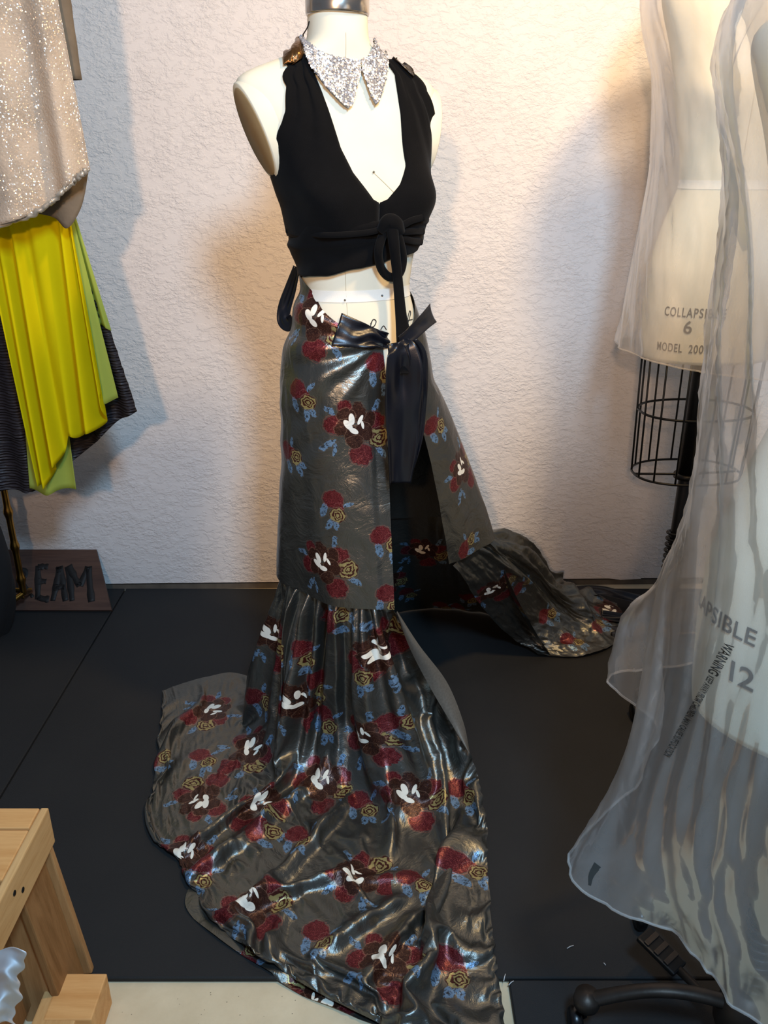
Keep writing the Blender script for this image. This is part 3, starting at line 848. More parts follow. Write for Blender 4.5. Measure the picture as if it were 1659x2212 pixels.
def settle(G, pin, frames, enlarge, seed, bend=4.0):
    """let a sheet of stiff taffeta fall and buckle under its own weight on the ground"""
    nu, nv = G.shape[:2]
    me = bpy.data.meshes.new('settle'); me.from_pydata([tuple(v) for v in G.reshape(-1, 3)], [], grid_faces(nu, nv)); me.update()
    o = bpy.data.objects.new('settle', me); COL.objects.link(o)
    vg = o.vertex_groups.new(name='pin')
    pf = pin.reshape(-1)
    for w in np.unique(np.round(pf, 2)):
        if w > 0: vg.add([int(i) for i in np.nonzero(np.abs(pf - w) < 0.006)[0]], float(w), 'REPLACE')
    gm = bpy.data.meshes.new('ground'); gm.from_pydata([(-4, -2, 0), (4, -2, 0), (4, 4, 0), (-4, 4, 0)], [], [(0, 1, 2, 3)])
    g = bpy.data.objects.new('ground', gm); COL.objects.link(g)
    cm = g.modifiers.new('c', 'COLLISION'); g.collision.thickness_outer = 0.003; g.collision.cloth_friction = 40
    md = o.modifiers.new('cloth', 'CLOTH'); st = md.settings
    st.quality = 7; st.mass = 0.25; st.tension_stiffness = 25; st.compression_stiffness = 25; st.shear_stiffness = 8
    st.bending_stiffness = bend; st.bending_damping = 0.5; st.air_damping = 2.5; st.tension_damping = 10; st.compression_damping = 10
    st.vertex_group_mass = 'pin'; st.pin_stiffness = 1.0; st.shrink_min = -enlarge
    md.collision_settings.distance_min = 0.003; md.collision_settings.collision_quality = 3; md.collision_settings.use_self_collision = False
    md.point_cache.frame_start = 1; md.point_cache.frame_end = frames
    for f in range(1, frames + 1):
        scn.frame_set(f)
    dg = bpy.context.evaluated_depsgraph_get(); ev = o.evaluated_get(dg)
    a = np.zeros(len(ev.data.vertices) * 3); ev.data.vertices.foreach_get('co', a)
    scn.frame_set(1)
    for q in (o, g):
        m_ = q.data; bpy.data.objects.remove(q); bpy.data.meshes.remove(m_)
    return a.reshape(nu, nv, 3)

def ruffle(name, cols, nu, nv, seed, gath, ridges=(), crump=0.006, amp=(0.008, 0.022), mat=None, sim=None):
    C = np.array([[pz(*q) if len(q) == 3 else np.array(q[:3]) for q in col] for col in cols])
    S = smoothgrid(C, nu, nv)
    N = gnormals(S)
    if N[:, nv - 3, 2].mean() < 0: N = -N
    I, K = np.meshgrid(np.linspace(0, 1, nu), np.linspace(0, 1, nv), indexing='ij')
    hz = np.clip(S[..., 2] / 0.25, 0, 1)                   # 1 hanging, 0 lying
    g = noise1(I * gath + 0.35 * noise1(K * 3, seed), seed)
    g = np.sign(g) * np.abs(g) ** 0.8
    fo = noise1(I * gath * 0.42 + 0.5 * K + 7, seed + 1) + 0.5 * noise1(I * gath * 0.9 + 3 - 0.6 * K, seed + 2)
    top = np.clip(1 - K * 3.2, 0, 1)
    d = amp[0] * g * (0.35 + top) * np.clip(K * 14 + 0.25, 0, 1) * hz
    d += 0.016 * np.sin(math.pi * np.clip(K * 2.2, 0, 1)) * hz + 0.006 * np.clip(1 - K * 8, 0, 1)
    d += amp[1] * fo * np.clip(K * 3.5, 0, 1) * (0.25 + 0.75 * hz)
    d += crump * ridged(I * 9 + K * 3, K * 7 - I * 2, seed + 3) * np.clip(K * 5, 0, 1) * (1 - 0.4 * hz)
    d += crump * 0.45 * ridged(I * 22, K * 16 + I * 4, seed + 6) * np.clip(K * 5, 0, 1)
    for a, b, w, h in ridges: d += gauss_ridge(S, a, b, w, h)
    G = S + N * d[:, :, None]
    if sim:
        G[..., 2] = np.maximum(G[..., 2], 0.004)
        st = 2
        Gc = G[::st, ::st]
        pin = np.zeros(Gc.shape[:2]); pin[:, 0] = 1.0
        for i_, k_ in sim['pins']: pin[int(round(i_ * (Gc.shape[0] - 1))), int(round(k_ * (Gc.shape[1] - 1)))] = 1.0
        pin[:, -1] = np.maximum(pin[:, -1], sim.get('hem', 0))
        pin[0, :] = np.maximum(pin[0, :], sim.get('edge', 0))
        Gs = settle(Gc, pin, sim['frames'], sim['enlarge'], seed, sim.get('bend', 4.0))
        print('SETTLED', name, np.abs(Gs - Gc).max(), np.isnan(Gs).any())
        G = smoothgrid(Gs, nu, nv)
    fz = floorz(G) + 0.003
    G[..., 2] = np.where(G[..., 2] < fz + 0.012, fz + 0.012 * np.exp(np.clip((G[..., 2] - fz - 0.012) / 0.012, -8, 0)), G[..., 2])
    o = add_cloth(name, S, G, mat or M['lame'], skirt)
    return o, S, G
q3 = lambda x, y, z: (x, y, z)
colsL = [
 [q3(857, 1318, .47), q3(885, 1380, .36), q3(955, 1500, .22), q3(1005, 1600, .11), q3(1046, 1730, .035), q3(1054, 1880, .008), q3(1068, 2060, .004), q3(1098, 2260, .002)],
 [q3(802, 1310, .47), q3(822, 1400, .36), q3(865, 1550, .20), q3(905, 1700, .075), q3(935, 1850, .02), q3(948, 2000, .008), q3(950, 2120, .004), q3(945, 2275, .002)],
 [q3(746, 1299, .47), q3(748, 1400, .35), q3(755, 1550, .18), q3(772, 1720, .06), q3(790, 1860, .02), q3(800, 1990, .008), q3(802, 2100, .004), q3(798, 2205, .002)],
 [q3(692, 1286, .47), q3(682, 1400, .34), q3(668, 1550, .17), q3(655, 1700, .05), q3(652, 1830, .015), q3(652, 1930, .008), q3(652, 2030, .004), q3(650, 2128, .002)],
 [q3(650, 1273, .47), q3(622, 1380, .34), q3(600, 1540, .16), q3(578, 1670, .04), q3(552, 1775, .012), q3(528, 1860, .008), q3(505, 1940, .004), q3(484, 2018, .002)],
 [q3(622, 1260, .47), q3(578, 1365, .345), q3(548, 1490, .20), q3(530, 1620, .04), q3(485, 1700, .012), q3(445, 1780, .008), q3(415, 1850, .004), q3(388, 1868, .002)],
 [q3(607, 1249, .47), q3(566, 1345, .33), q3(534, 1455, .18), q3(515, 1545, .035), q3(460, 1600, .010), q3(405, 1650, .008), q3(362, 1710, .004), q3(326, 1768, .002)],
 [q3(632, 1192, .47), q3(590, 1330, .30), q3(555, 1425, .15), q3(525, 1462, .02), q3(470, 1472, .010), q3(420, 1482, .008), q3(385, 1492, .004), q3(362, 1500, .002)]]
G_ = lambda x, y: pz(x, y, 0)
ridL = [(G_(1010, 1820), G_(880, 2240), .030, .052), (G_(1000, 1700), G_(990, 1900), .022, .03), (G_(700, 1700), G_(430, 1900), .022, .030), (G_(640, 1690), G_(400, 1850), .016, .020),
 (G_(735, 1760), G_(560, 1960), .02, .026), (G_(830, 1720), G_(835, 1850), .018, .028), (G_(930, 1650), G_(950, 1850), .02, .022), (G_(760, 1890), G_(480, 1985), .018, .02),
 (G_(870, 1930), G_(700, 2060), .02, .022), (G_(900, 1960), G_(790, 2130), .016, .018), (G_(660, 1900), G_(590, 2080), .016, .016), (G_(470, 1960), G_(720, 2120), .016, .018)]
rufL, SL, GL = ruffle('train_ruffle', colsL, 230, 230, 51, 30, ridL, 0.005, (0.022, 0.050), None, dict(pins=[], frames=22, enlarge=0.10, hem=1.0, edge=0.6, bend=25))
# turned-under hem showing beyond the front edge
hemA = [(412, 1915), (404, 1972), (470, 2035), (560, 2095), (650, 2148), (740, 2185), (830, 2222)]
hemB = [(430, 1890), (455, 1960), (510, 2010), (580, 2065), (660, 2115), (745, 2160), (835, 2195)]
A = cr([pz(a, b, -0.008) for a, b in hemA], 50); Bq = cr([pz(a, b, 0.002) for a, b in hemB], 50)
H = np.stack([A * (1 - u) + Bq * u for u in np.linspace(0, 1, 10)], 1)
H[..., 2] = floorz(H) + 0.003 + 0.004 * np.abs(np.sin(np.linspace(0, 14, 50)))[:, None]
add_cloth('hem_fold', H.copy(), H, M['lame'], skirt)
# facing turned out along the slit edge
fa = [(858, 1322, .47), (905, 1395, .37), (965, 1475, .25), (1000, 1560, .15), (1014, 1625, .09)]
fb = [(856, 1325, .465), (884, 1400, .36), (925, 1480, .25), (972, 1560, .155), (1010, 1625, .095)]
A = cr([pz(*q) + np.array([0, -0.006, 0.006]) for q in fa], 40); Bq = cr([pz(*q) + np.array([0, -0.016, 0.012]) for q in fb], 40)
H = np.stack([A * (1 - u) + Bq * u + np.array([0, -0.008, 0.004]) * math.sin(math.pi * u) for u in np.linspace(0, 1, 8)], 1)
gmesh('slit_facing', H, simple('lame_wrong_side', (112, 108, 100), 0.5, 0.4, var=0.3, nscale=200), skirt)
colsR = [
 [q3(972, 1218, .47), q3(1000, 1252, .38), q3(1035, 1302, .25), q3(1075, 1350, .12), q3(1118, 1386, .03), q3(1163, 1416, .004)],
 [q3(1012, 1195, .47), q3(1045, 1228, .38), q3(1095, 1282, .24), q3(1148, 1340, .10), q3(1200, 1388, .025), q3(1250, 1420, .004)],
 [q3(1046, 1172, .47), q3(1085, 1198, .40), q3(1140, 1250, .25), q3(1200, 1310, .11), q3(1262, 1360, .025), q3(1322, 1396, .004)],
 [q3(1062, 1165, .47), q3(1102, 1190, .41), q3(1152, 1225, .30), q3(1208, 1280, .16), q3(1272, 1322, .045), q3(1342, 1352, .006)],
 [q3(1056, 1150, .47), q3(1104, 1184, .38), q3(1160, 1230, .24), q3(1205, 1272, .09), q3(1268, 1290, .02), q3(1332, 1306, .004)]]
ridR = [(G_(1100, 1300), G_(1300, 1380), .03, .03), (G_(1180, 1270), G_(1335, 1330), .025, .025)]
rufR, SR, GR = ruffle('train_ruffle', colsR, 110, 110, 77, 15, ridR, 0.005, (0.020, 0.028))
# the back of the ruffle, seen dark through the slit
colsB = []
for ph_, ox, oy in ((115, -.10, .02), (135, -.06, .12), (160, -.02, .2), (190, .03, .26), (215, .10, .26), (240, .18, .22), (262, .22, .12)):
    b = ringpt(R(ph_)); col = []
    for k in range(6):
        u = k / 5; z = ZS * (1 - u) + 0.003
        col.append(np.array([b[0] + ox * u ** 1.3, min(b[1] + oy * u ** 1.3, 2.66), z]))
    colsB.append(col)
S = smoothgrid(np.array(colsB), 120, 50); N = gnormals(S)
I, K = np.meshgrid(np.linspace(0, 1, 120), np.linspace(0, 1, 50), indexing='ij')
d = 0.014 * noise1(I * 26, 91) * np.clip(K * 6 + 0.2, 0, 1) * (1 - 0.6 * K)
Gb = S + N * d[..., None]; Gb[..., 2] = np.maximum(Gb[..., 2], 0.004)
add_cloth('back_ruffle', S, Gb, M['lame'], skirt)

# print placement: bouquets sit where the cloth shows them
BIG, SML = 0.074, 0.050
prints = {
 'pL': [(678, 690, 1, 0), (768, 925, 1, 0), (652, 862, 0, 20), (826, 800, 0, 10), (722, 1100, 0, -10), (700, 1222, 1, 25), (838, 1172, 0, 20), (842, 1300, 0, 0), (628, 985, 0, 60), (690, 1330, 0, 0)],
 'pR': [(944, 925, 0, 30), (998, 1012, 1, 25), (1012, 1178, 0, 80)],
 'rL': [(590, 1375, 1, 30), (652, 1420, 0, 10), (690, 1480, 0, 0), (768, 1452, 0, 20), (722, 1345, 0, 90), (832, 1415, 1, 60), (452, 1532, 1, -20), (566, 1515, 0, 60), (640, 1520, 1, 30), (782, 1595, 1, 20), (868, 1565, 0, 50),
        (438, 1640, 0, 40), (342, 1640, 0, 90), (540, 1622, 1, 0), (438, 1728, 1, 160), (556, 1738, 1, -30), (572, 1800, 0, 70), (692, 1690, 1, 0), (782, 1745, 0, 10), (884, 1722, 1, 0), (648, 1818, 0, 0), (432, 1885, 0, 0),
        (542, 1950, 1, 30), (770, 1900, 1, 60), (900, 1905, 0, 20), (690, 2030, 0, 0), (835, 2070, 1, 0), (975, 2100, 0, 0), (1015, 1880, 0, 40), (1002, 1720, 0, 0), (395, 1850, 1, 0), (700, 1560, 0, 0)],
 'rR': [(1062, 1275, 1, 0), (1130, 1262, 0, 40), (1186, 1330, 0, 20), (1296, 1350, 0, 60), (1322, 1318, 1, 0), (1240, 1385, 0, 0)]}
def print_motifs(o, flat, lst, extra=()):
    bv = bvh_of(o); me = o.data
    uvl = me.uv_layers.new(name='motif')
    nf = len(me.polygons)
    fv = np.array([list(p.vertices) for p in me.polygons])           # quads
    fc = flat[fv].mean(1)
    best = np.full(nf, 9.0); uvs = np.full((nf, 4, 2), 40.0)
    cents = []
    for (px, py, big, rot) in lst:
        d = Vector(ray(px, py)).normalized()
        loc, nrm, idx, dist = bv.ray_cast(Vector(CP), d)
        if loc is None: continue
        cents.append((idx, big, rot))
    for e in extra: cents.append(e)
    for idx, big, rot in cents:
        c = fc[idx]; quad = flat[fv[idx]]
        e2 = (quad[0] + quad[1] - quad[2] - quad[3]); e2 /= np.linalg.norm(e2) + 1e-9      # up the cloth
        n = np.cross(quad[1] - quad[0], quad[2] - quad[0]); n /= np.linalg.norm(n) + 1e-9
        if n.dot(CP - c) < 0: n = -n
        e1 = np.cross(e2, n); e1 /= np.linalg.norm(e1); e2 = np.cross(n, e1)
        ca, sa = math.cos(R(rot)), math.sin(R(rot))
        rad = BIG if big else SML
        w = flat[fv] - c
        x = (w @ e1) / rad; y = (w @ e2) / rad
        far = np.linalg.norm(fc - c, axis=1) / rad
        x, y = x * ca + y * sa, -x * sa + y * ca
        sel = (far < best) & (far < 1.9)
        best[sel] = far[sel]
        uvs[sel, :, 0] = x[sel] + (0 if big else 4.0); uvs[sel, :, 1] = y[sel]
    uvl.data.foreach_set('uv', uvs.reshape(-1).astype(np.float32))
keys = {id(pL): 'pL', id(pR): 'pR', id(rufL): 'rL', id(rufR): 'rR'}
for o, flat in panels:
    lst = prints.get(keys.get(id(o), ''), [])
    ex = []
    if o.name.startswith('back_ruffle'): ex = [(int(i), k % 2, 0) for k, i in enumerate(np.random.default_rng(5).integers(0, len(o.data.polygons), 14))]
    if o.name.startswith('hem_fold'): ex = [(200, 0, 0), (330, 1, 0)]
    print_motifs(o, flat, lst, ex)

# satin sash
Bs = bvh_of(body1, pL, pR)
def sash(name, A, Bq, off, n=30, nw=12, wr=0.006, seed=4):
    A = cr(np.array(A, float), n); Bq = cr(np.array(Bq, float), n); G = np.zeros((nw, n, 3))
    for i in range(n):
        for k in range(nw):
            u = k / (nw - 1); q = A[i] * (1 - u) + Bq[i] * u
            p, nn = hit(Bs, q[0], q[1], off); G[k, i] = p
    for it in range(4): G[1:-1, 1:-1] = (G[1:-1, 1:-1] * 2 + G[:-2, 1:-1] + G[2:, 1:-1] + G[1:-1, :-2] + G[1:-1, 2:]) / 6
    N = gnormals(G); 
    if N[nw // 2, n // 2].dot(CP - G[nw // 2, n // 2]) < 0: N = -N
    I, K = np.meshgrid(np.linspace(0, 1, nw), np.linspace(0, 1, n), indexing='ij')
    G = G + N * (wr * np.sin(I * 10 + K * 4 + 2 * noise1(K * 3, seed)) * np.clip(K * 1.2, 0.15, 1))[..., None]
    return gmesh(name, G, M['satin'], skirt, 0.001)
sash('sash_band', [(738, 676), (790, 700), (835, 720)], [(716, 748), (780, 750), (838, 752)], 0.006)
sn, nn = hit(Bs, 850, 738, 0.018)
fr2 = np.array([0.25, -1, 0.1]); fr2 /= np.linalg.norm(fr2)
def hang(name, pts, offs, w, seed, wave=0.006, curl=0.008, n=60, mat='satin'):
    P = cr([hit(Bs, a, b, 0)[0] + fr2 * o for (a, b), o in zip(pts, offs)], n)
    G = strip(P, fr2, cr(np.array(w, float), n), 15, curl, wave, seed)
    return gmesh(name, G, M[mat], skirt, 0.001)
def hang_y(name, pts, w, seed, wave=0.006, curl=0.008, n=60, mat='satin', nrm=None):
    P = cr([pyy(*q) for q in pts], n)
    G = strip(P, fr2 if nrm is None else nrm, cr(np.array(w, float), n), 15, curl, wave, seed)
    return gmesh(name, G, M[mat], skirt, 0.001)
hang_y('sash_tail', [(860, 738, 1.735), (870, 770, 1.725), (870, 850, 1.735), (868, 950, 1.745), (864, 1045, 1.75)], [.045, .074, .080, .068, .050], 5, 0.012)
hang_y('sash_tail', [(886, 738, 1.74), (902, 772, 1.74), (906, 850, 1.755), (898, 940, 1.765), (884, 1010, 1.77)], [.03, .040, .036, .034, .02], 15, 0.008)
hang_y('sash_band', [(866, 740, 1.748), (882, 727, 1.762), (902, 708, 1.785), (920, 690, 1.815), (934, 676, 1.850)], [.028, .030, .034, .038, .044], 19, 0.004, 0.006, 40, nrm=np.array([0.55, -0.8, 0.22]))
# loop of the bow behind the left hip
hang_y('sash_loop', [(642, 578, 1.93), (628, 625, 1.95), (616, 662, 1.96), (612, 690, 1.955), (622, 700, 1.94), (634, 690, 1.93)], [.02, .03, .034, .034, .034, .03], 25, 0.003, 0.003, 40, nrm=np.array([-0.35, -0.9, 0.1]))

# black ribbon ends lying beyond the right ruffle
def floor_strip(name, pts, w, mat, seed):
    P = cr([pz(*q) for q in pts], 50); G = strip(P, np.array([0, -0.3, 0.95]), w, 9, 0.004, 0.012, seed)
    G[..., 2] = np.maximum(G[..., 2], 0.003)
    return gmesh(name, G, mat, skirt, 0.001)
floor_strip('sash_end', [(1215, 1280, .02), (1290, 1276, .05), (1350, 1290, .05), (1420, 1305, .012), (1470, 1300, .02)], .05, M['satin'], 61)
floor_strip('sash_end', [(1300, 1330, .03), (1360, 1335, .02), (1400, 1318, .04), (1440, 1322, .012), (1500, 1330, .01)], .04, M['satin'], 62)
floor_strip('sash_end', [(1320, 1370, .01), (1370, 1362, .03), (1420, 1350, .02), (1470, 1355, .01)], .06, M['satin'], 63)

# ------------------------------------------------------------------ garments on the brass rack, left
def hang_sheet(name, topL, topR, botrow, nu, nv, foldn, amp, yd, mat, parent, seed, crink=0.0, sway=0.0):
    """hanging cloth between a top row and a hem row; picture points given with a depth"""
    A = cr(np.array(topL, float), nu); Bq = cr(np.array(botrow, float), nu)
    I = np.linspace(0, 1, nu)
    G = np.zeros((nu, nv, 3))
    ph = I * foldn * 2 * math.pi + 1.5 * noise1(I * foldn * 0.6, seed)
    for k in range(nv):
        u = k / (nv - 1)
        y = yd + amp * (0.35 + 0.65 * u) * np.sin(ph + 0.5 * u) + amp * 0.5 * noise1(I * foldn * 1.7 + 0.6 * u, seed + 1)
        if crink: y = y + crink * noise1(np.full(nu, u * 46) + 1.2 * noise1(I * 5, seed + 4), seed + 2)
        y = y - sway * u
        for i in range(nu):
            q = A[i] * (1 - u) + Bq[i] * u
            # bow edges: cloth hangs a little outward
            G[i, k] = pyy(q[0], q[1], yd - sway * u); G[i, k, 1] = y[i]
    return gmesh(name, G, mat, parent, 0.001)

rack = empty('brass_rack', (-1.13, 2.5, 0), 'brass bamboo-look garment rack leg at the left edge', 'clothes rack')
def brass_tube(name, p0, p1, r, knots=()):
    p0 = np.array(p0); p1 = np.array(p1)
    n = 260; u = np.linspace(0, 1, n); P = p0 + (p1 - p0) * u[:, None]
    rr = np.full(n, r)
    for kq in knots: rr = rr + r * 0.45 * np.exp(-((u - kq) / 0.008) ** 2)
    v, f = tube(P, rr, 14); return mesh(name, v, f, M['brass'], rack)
ub = pyy(46, 1255, 2.50); 
brass_tube('upright', (ub[0], 2.50, 0.09), (ub[0], 2.50, 1.85), 0.011, (0.03, 0.10, 0.17, 0.24, 0.4, 0.6, 0.8))
brass_tube('upright', (ub[0], 1.25, 0.09), (ub[0], 1.25, 1.85), 0.011, (0.03, 0.10, 0.17, 0.24, 0.4, 0.6, 0.8))
brass_tube('top_rail', (ub[0], 1.13, 1.85), (ub[0], 2.62, 1.85), 0.011, (0.2, 0.4, 0.6, 0.8))
brass_tube('foot', (ub[0], 2.50, 0.09), (ub[0] - 0.16, 2.30, 0.012), 0.010, (0.3, 0.6))
brass_tube('foot', (ub[0], 2.50, 0.09), (ub[0] - 0.03, 2.66, 0.012), 0.010, (0.5,))
brass_tube('lower_rail', (ub[0] - 0.6, 2.47, 0.14), (ub[0], 2.50, 0.10), 0.009, (0.3, 0.6, 0.85))
brass_tube('lower_rail', (ub[0] - 0.6, 2.50, 0.115), (ub[0], 2.50, 0.075), 0.007, (0.4, 0.7))

plis = empty('pleated_skirt', (-0.95, 2.42, 0.5), 'charcoal crinkle-pleated garment hanging behind the yellow chiffon', 'garment')
hang_sheet('body', [(-160, 420), (-40, 420), (60, 420), (150, 430)], None, [(-150, 1075), (0, 1062), (82, 1055), (150, 1000), (205, 958), (248, 915), (298, 886)], 110, 150, 5, 0.018, 2.22, M['plisse'], plis, 5, 0.0035)
yel = empty('chiffon_dress', (-0.95, 2.30, 0.5), 'bright yellow chiffon skirt hanging below the sequin garment', 'dress')
hang_sheet('overskirt', [(-60, 400), (0, 400), (60, 400), (120, 400), (138, 408)], None, [(80, 1052), (98, 1052), (118, 1010), (134, 985), (150, 940), (172, 946), (196, 928), (222, 918), (218, 850)], 130, 60, 5.0, 0.030, 2.13, M['yellow'], yel, 12)
hang_sheet('sheer_layer', [(100, 420), (130, 410), (142, 410)], None, [(196, 880), (226, 872), (254, 860)], 40, 40, 1.2, 0.010, 2.165, M['lime'], yel, 14)
hang_sheet('sheer_layer', [(20, 500), (50, 480), (90, 500)], None, [(62, 1056), (100, 1068), (128, 1058), (164, 1058)], 40, 50, 1.4, 0.012, 2.175, M['lime'], yel, 16)
hang_sheet('sheer_layer', [(120, 420), (140, 420), (150, 425)], None, [(205, 700), (225, 705), (240, 715)], 30, 40, 1.0, 0.006, 2.20, M['lime'], yel, 18)

beige = empty('sequin_garment', (-0.9, 2.2, 1.3), 'champagne sequin garment with rolled hem at upper left', 'garment')
hang_sheet('front', [(-150, -300), (-70, -300), (10, -300), (66, -300)], None, [(-110, 510), (0, 486), (60, 468), (108, 440), (140, 410), (168, 386), (189, 368)], 120, 80, 2.2, 0.020, 2.02, M['glitter'], beige, 21)
hang_sheet('back', [(-100, -300), (0, -300), (68, -300)], None, [(-60, 470), (60, 462), (118, 470), (150, 492), (176, 450), (188, 372)], 60, 60, 1.2, 0.012, 2.08, M['brownsleeve'], beige, 24)
hp = cr([pyy(x, y, 2.015) for x, y in [(-110, 508), (0, 486), (60, 468), (108, 440), (140, 410), (168, 386), (189, 368)]], 60)
v, f = tube(hp + np.array([0, -0.004, 0]) + 0.002 * rng.normal(size=(60, 3)), 0.006, 8); mesh('rolled_hem', v, f, simple('rolled_silver_hem', (180, 172, 158), 0.4, 0.4, var=0.4, nscale=60), beige)
def sleeve():
    P = cr([pyy(x, y, 2.08) for x, y in [(72, -300), (112, -60), (130, 50), (150, 172)]], 30)
    nu = 16; G = np.zeros((nu, 30, 3)); w = np.linspace(0.034, 0.026, 30)
    for k in range(nu):
        a = 2 * math.pi * k / nu
        G[k] = P + np.stack([w * math.cos(a), 0.022 * math.sin(a) + 0.003 * noise1(np.linspace(0, 9, 30) + k, 4), np.zeros(30)], -1)
    gmesh('sleeve', G, M['brownsleeve'], beige, 0.0015, True)
sleeve()

# dark bag behind the rack foot
def sack(name, c, size, mat, label, cat, seed):
    nu, nv = 40, 30; rg = np.random.default_rng(seed); V = np.zeros((nu, nv, 3))
    for i in range(nu):
        a = 2 * math.pi * i / nu
        for k in range(nv):
            t = k / (nv - 1); prof = (math.sin(math.pi * min(1, t * 0.92 + 0.08)) ** 0.45)
            r = prof * (1 + 0.10 * math.sin(a * 3 + t * 5) + 0.05 * math.sin(a * 7 - t * 9))
            V[i, k] = (c[0] + size[0] * r * math.cos(a), c[1] + size[1] * r * math.sin(a), c[2] + size[2] * t)
    o = gmesh(name, V, mat, None, 0, True); return tag(o, label, cat)
sack('cloth_bag', (-1.31, 2.38, 0.0), (0.11, 0.10, 0.62), M['blackcloth'], 'black cloth bag slumped behind the brass rack leg', 'bag', 3)

# ------------------------------------------------------------------ painted board
sign = empty('painted_board', (-1.05, 2.62, 0), 'dark brown wooden board with hand-painted black letters leaning on wall', 'sign')
b0 = pz(40, 1318, 0.009); b1 = pz(241, 1318, 0.009)
ty = wall_y(-1) - 0.012
t1 = pyy(208, 1187, ty); t0 = np.array([b0[0] + (t1[0] - b1[0]) * 0.2, ty + 0.0, t1[2]])
b0 = b0 + (b0 - b1) * 0.35; t0 = t0 + (b0 - pz(40, 1318, 0.009))
nrm = np.cross(b1 - b0, t0 - b0); nrm /= np.linalg.norm(nrm)
if nrm[1] > 0: nrm = -nrm
th = 0.012
V = [b0, b1, t1, t0, b0 - nrm * th, b1 - nrm * th, t1 - nrm * th, t0 - nrm * th]
mesh('board', V, [(0, 1, 2, 3), (7, 6, 5, 4), (0, 4, 5, 1), (1, 5, 6, 2), (2, 6, 7, 3), (3, 7, 4, 0)], M['signwood'], sign, False)
BS = BVHTree.FromPolygons([Vector(v) for v in V[:4]], [(0, 1, 2, 3)])
def brush(strk, w=0.022):
    parts = []
    for s in strk:
        P = cr([hit(BS, a, b, 0.001)[0] for a, b in s], 14)
        G = strip(P, nrm, w * (1 + 0.25 * noise1(np.linspace(0, 5, 14), len(parts) + 3)), 3)
        parts.append((G.reshape(-1, 3), grid_faces(3, 14)))
    v, f = joinVF(parts); o = mesh('letter', v, f, M['signpaint'], sign)
    o.modifiers.new('paint', 'SOLIDIFY').thickness = 0.0008
brush([[(38, 1228), (40, 1258), (42, 1292)], [(40, 1230), (54, 1232), (56, 1244), (44, 1252)], [(46, 1256), (58, 1272), (71, 1290)]], 0.014)
brush([[(82, 1222), (82, 1258), (82, 1294)], [(82, 1226), (94, 1224), (104, 1224)], [(82, 1256), (92, 1256), (100, 1256)], [(82, 1290), (94, 1294), (106, 1294)]])
brush([[(114, 1298), (122, 1262), (128, 1224)], [(128, 1224), (136, 1262), (142, 1298)], [(116, 1270), (128, 1268), (140, 1268)]])
brush([[(156, 1298), (152, 1262), (146, 1224)], [(148, 1222), (160, 1244), (172, 1266)], [(172, 1266), (182, 1244), (190, 1224)], [(192, 1224), (194, 1262), (198, 1300)]])

# ------------------------------------------------------------------ pine bench, lower left
bench = empty('pine_bench', (-0.70, 0.95, 0), 'rough pine bench with screwed side rail at the lower left corner', 'bench')
def plank(name, c, s, mat, rz=0, rx=0, ry=0, bev=0.003, z0=None):
    return box(name, s, mat, bench, Matrix.Translation(c) @ Matrix.Rotation(R(rz), 4, 'Z') @ Matrix.Rotation(R(rx), 4, 'X') @ Matrix.Rotation(R(ry), 4, 'Y'), bev)
ZB = SLAB
plank('side_rail', (-0.596, 0.86, 0.361), (0.014, 0.57, 0.078), M['pineY'])
plank('top_board', (-0.827, 1.120, 0.389), (0.445, 0.048, 0.022), M['pineX'])
for k in range(4):
    plank('top_board', (-0.827, 1.040 - k * 0.115, 0.388), (0.445, 0.108, 0.020), M['pineX'])
plank('end_panel', (-0.600, 1.085, 0.166), (0.014, 0.10, 0.322), M['plyedge'], 0, 0, -6)
plank('leg', (-0.640, 1.065, 0.160), (0.060, 0.040, 0.345), M['pineZ'], 0, 0, -4)
plank('leg', (-0.640, 0.72, 0.160), (0.060, 0.040, 0.345), M['pineZ'], 0, 0, -4)
plank('edge_strip', (-0.587, 1.135, 0.166), (0.018, 0.014, 0.322), M['pineZ'], 0, 0, -6)
plank('side_panel', (-0.655, 0.90, 0.17), (0.012, 0.32, 0.28), M['plyedge'], 0, 0, -3)
plank('foot_rail', (-0.575, 0.90, 0.03), (0.075, 0.36, 0.075), M['pineY'])
plank('foot_block', (-0.552, 1.035, 0.030), (0.085, 0.09, 0.078), M['pineX'])
for (yy, zz) in ((1.01, 0.352), (0.985, 0.372)):
    V, f = lathe([(0.0, 0.0), (0.0045, 0.0), (0.005, 0.001), (0.0045, 0.0018), (0, 0.0018)], (0, 0, 0), 12)
    V = [(-0.589 + z - 0.0008, yy + x, zz + y) for x, y, z in V]; mesh('screw', V, f, M['blackmetal'], bench)
# crumpled film hanging over the rail
def film():
    nu, nv = 50, 60; G = np.zeros((nu, nv, 3))
    for i in range(nu):
        for k in range(nv):
            u, w = i / (nu - 1), k / (nv - 1)
            edge = 52 - 20 * w + 6 * math.sin(w * 13) + 4 * math.sin(w * 31 + 1)
            x = -40 + u * (edge + 40); y = 2052 + w * 160 + 6 * math.sin(u * 7)
            dp = 0.78 + 0.008 * math.sin(w * 11 + 2 * math.sin(u * 4)) + 0.025 * math.sin(u * 5 + w * 3)
            G[i, k] = pyy(x, y, dp)
    o = gmesh('plastic_film', G, M['paper'], None, 0.001)
    tag(o, 'crumpled white film bunched against the pine bench', 'film')
film()

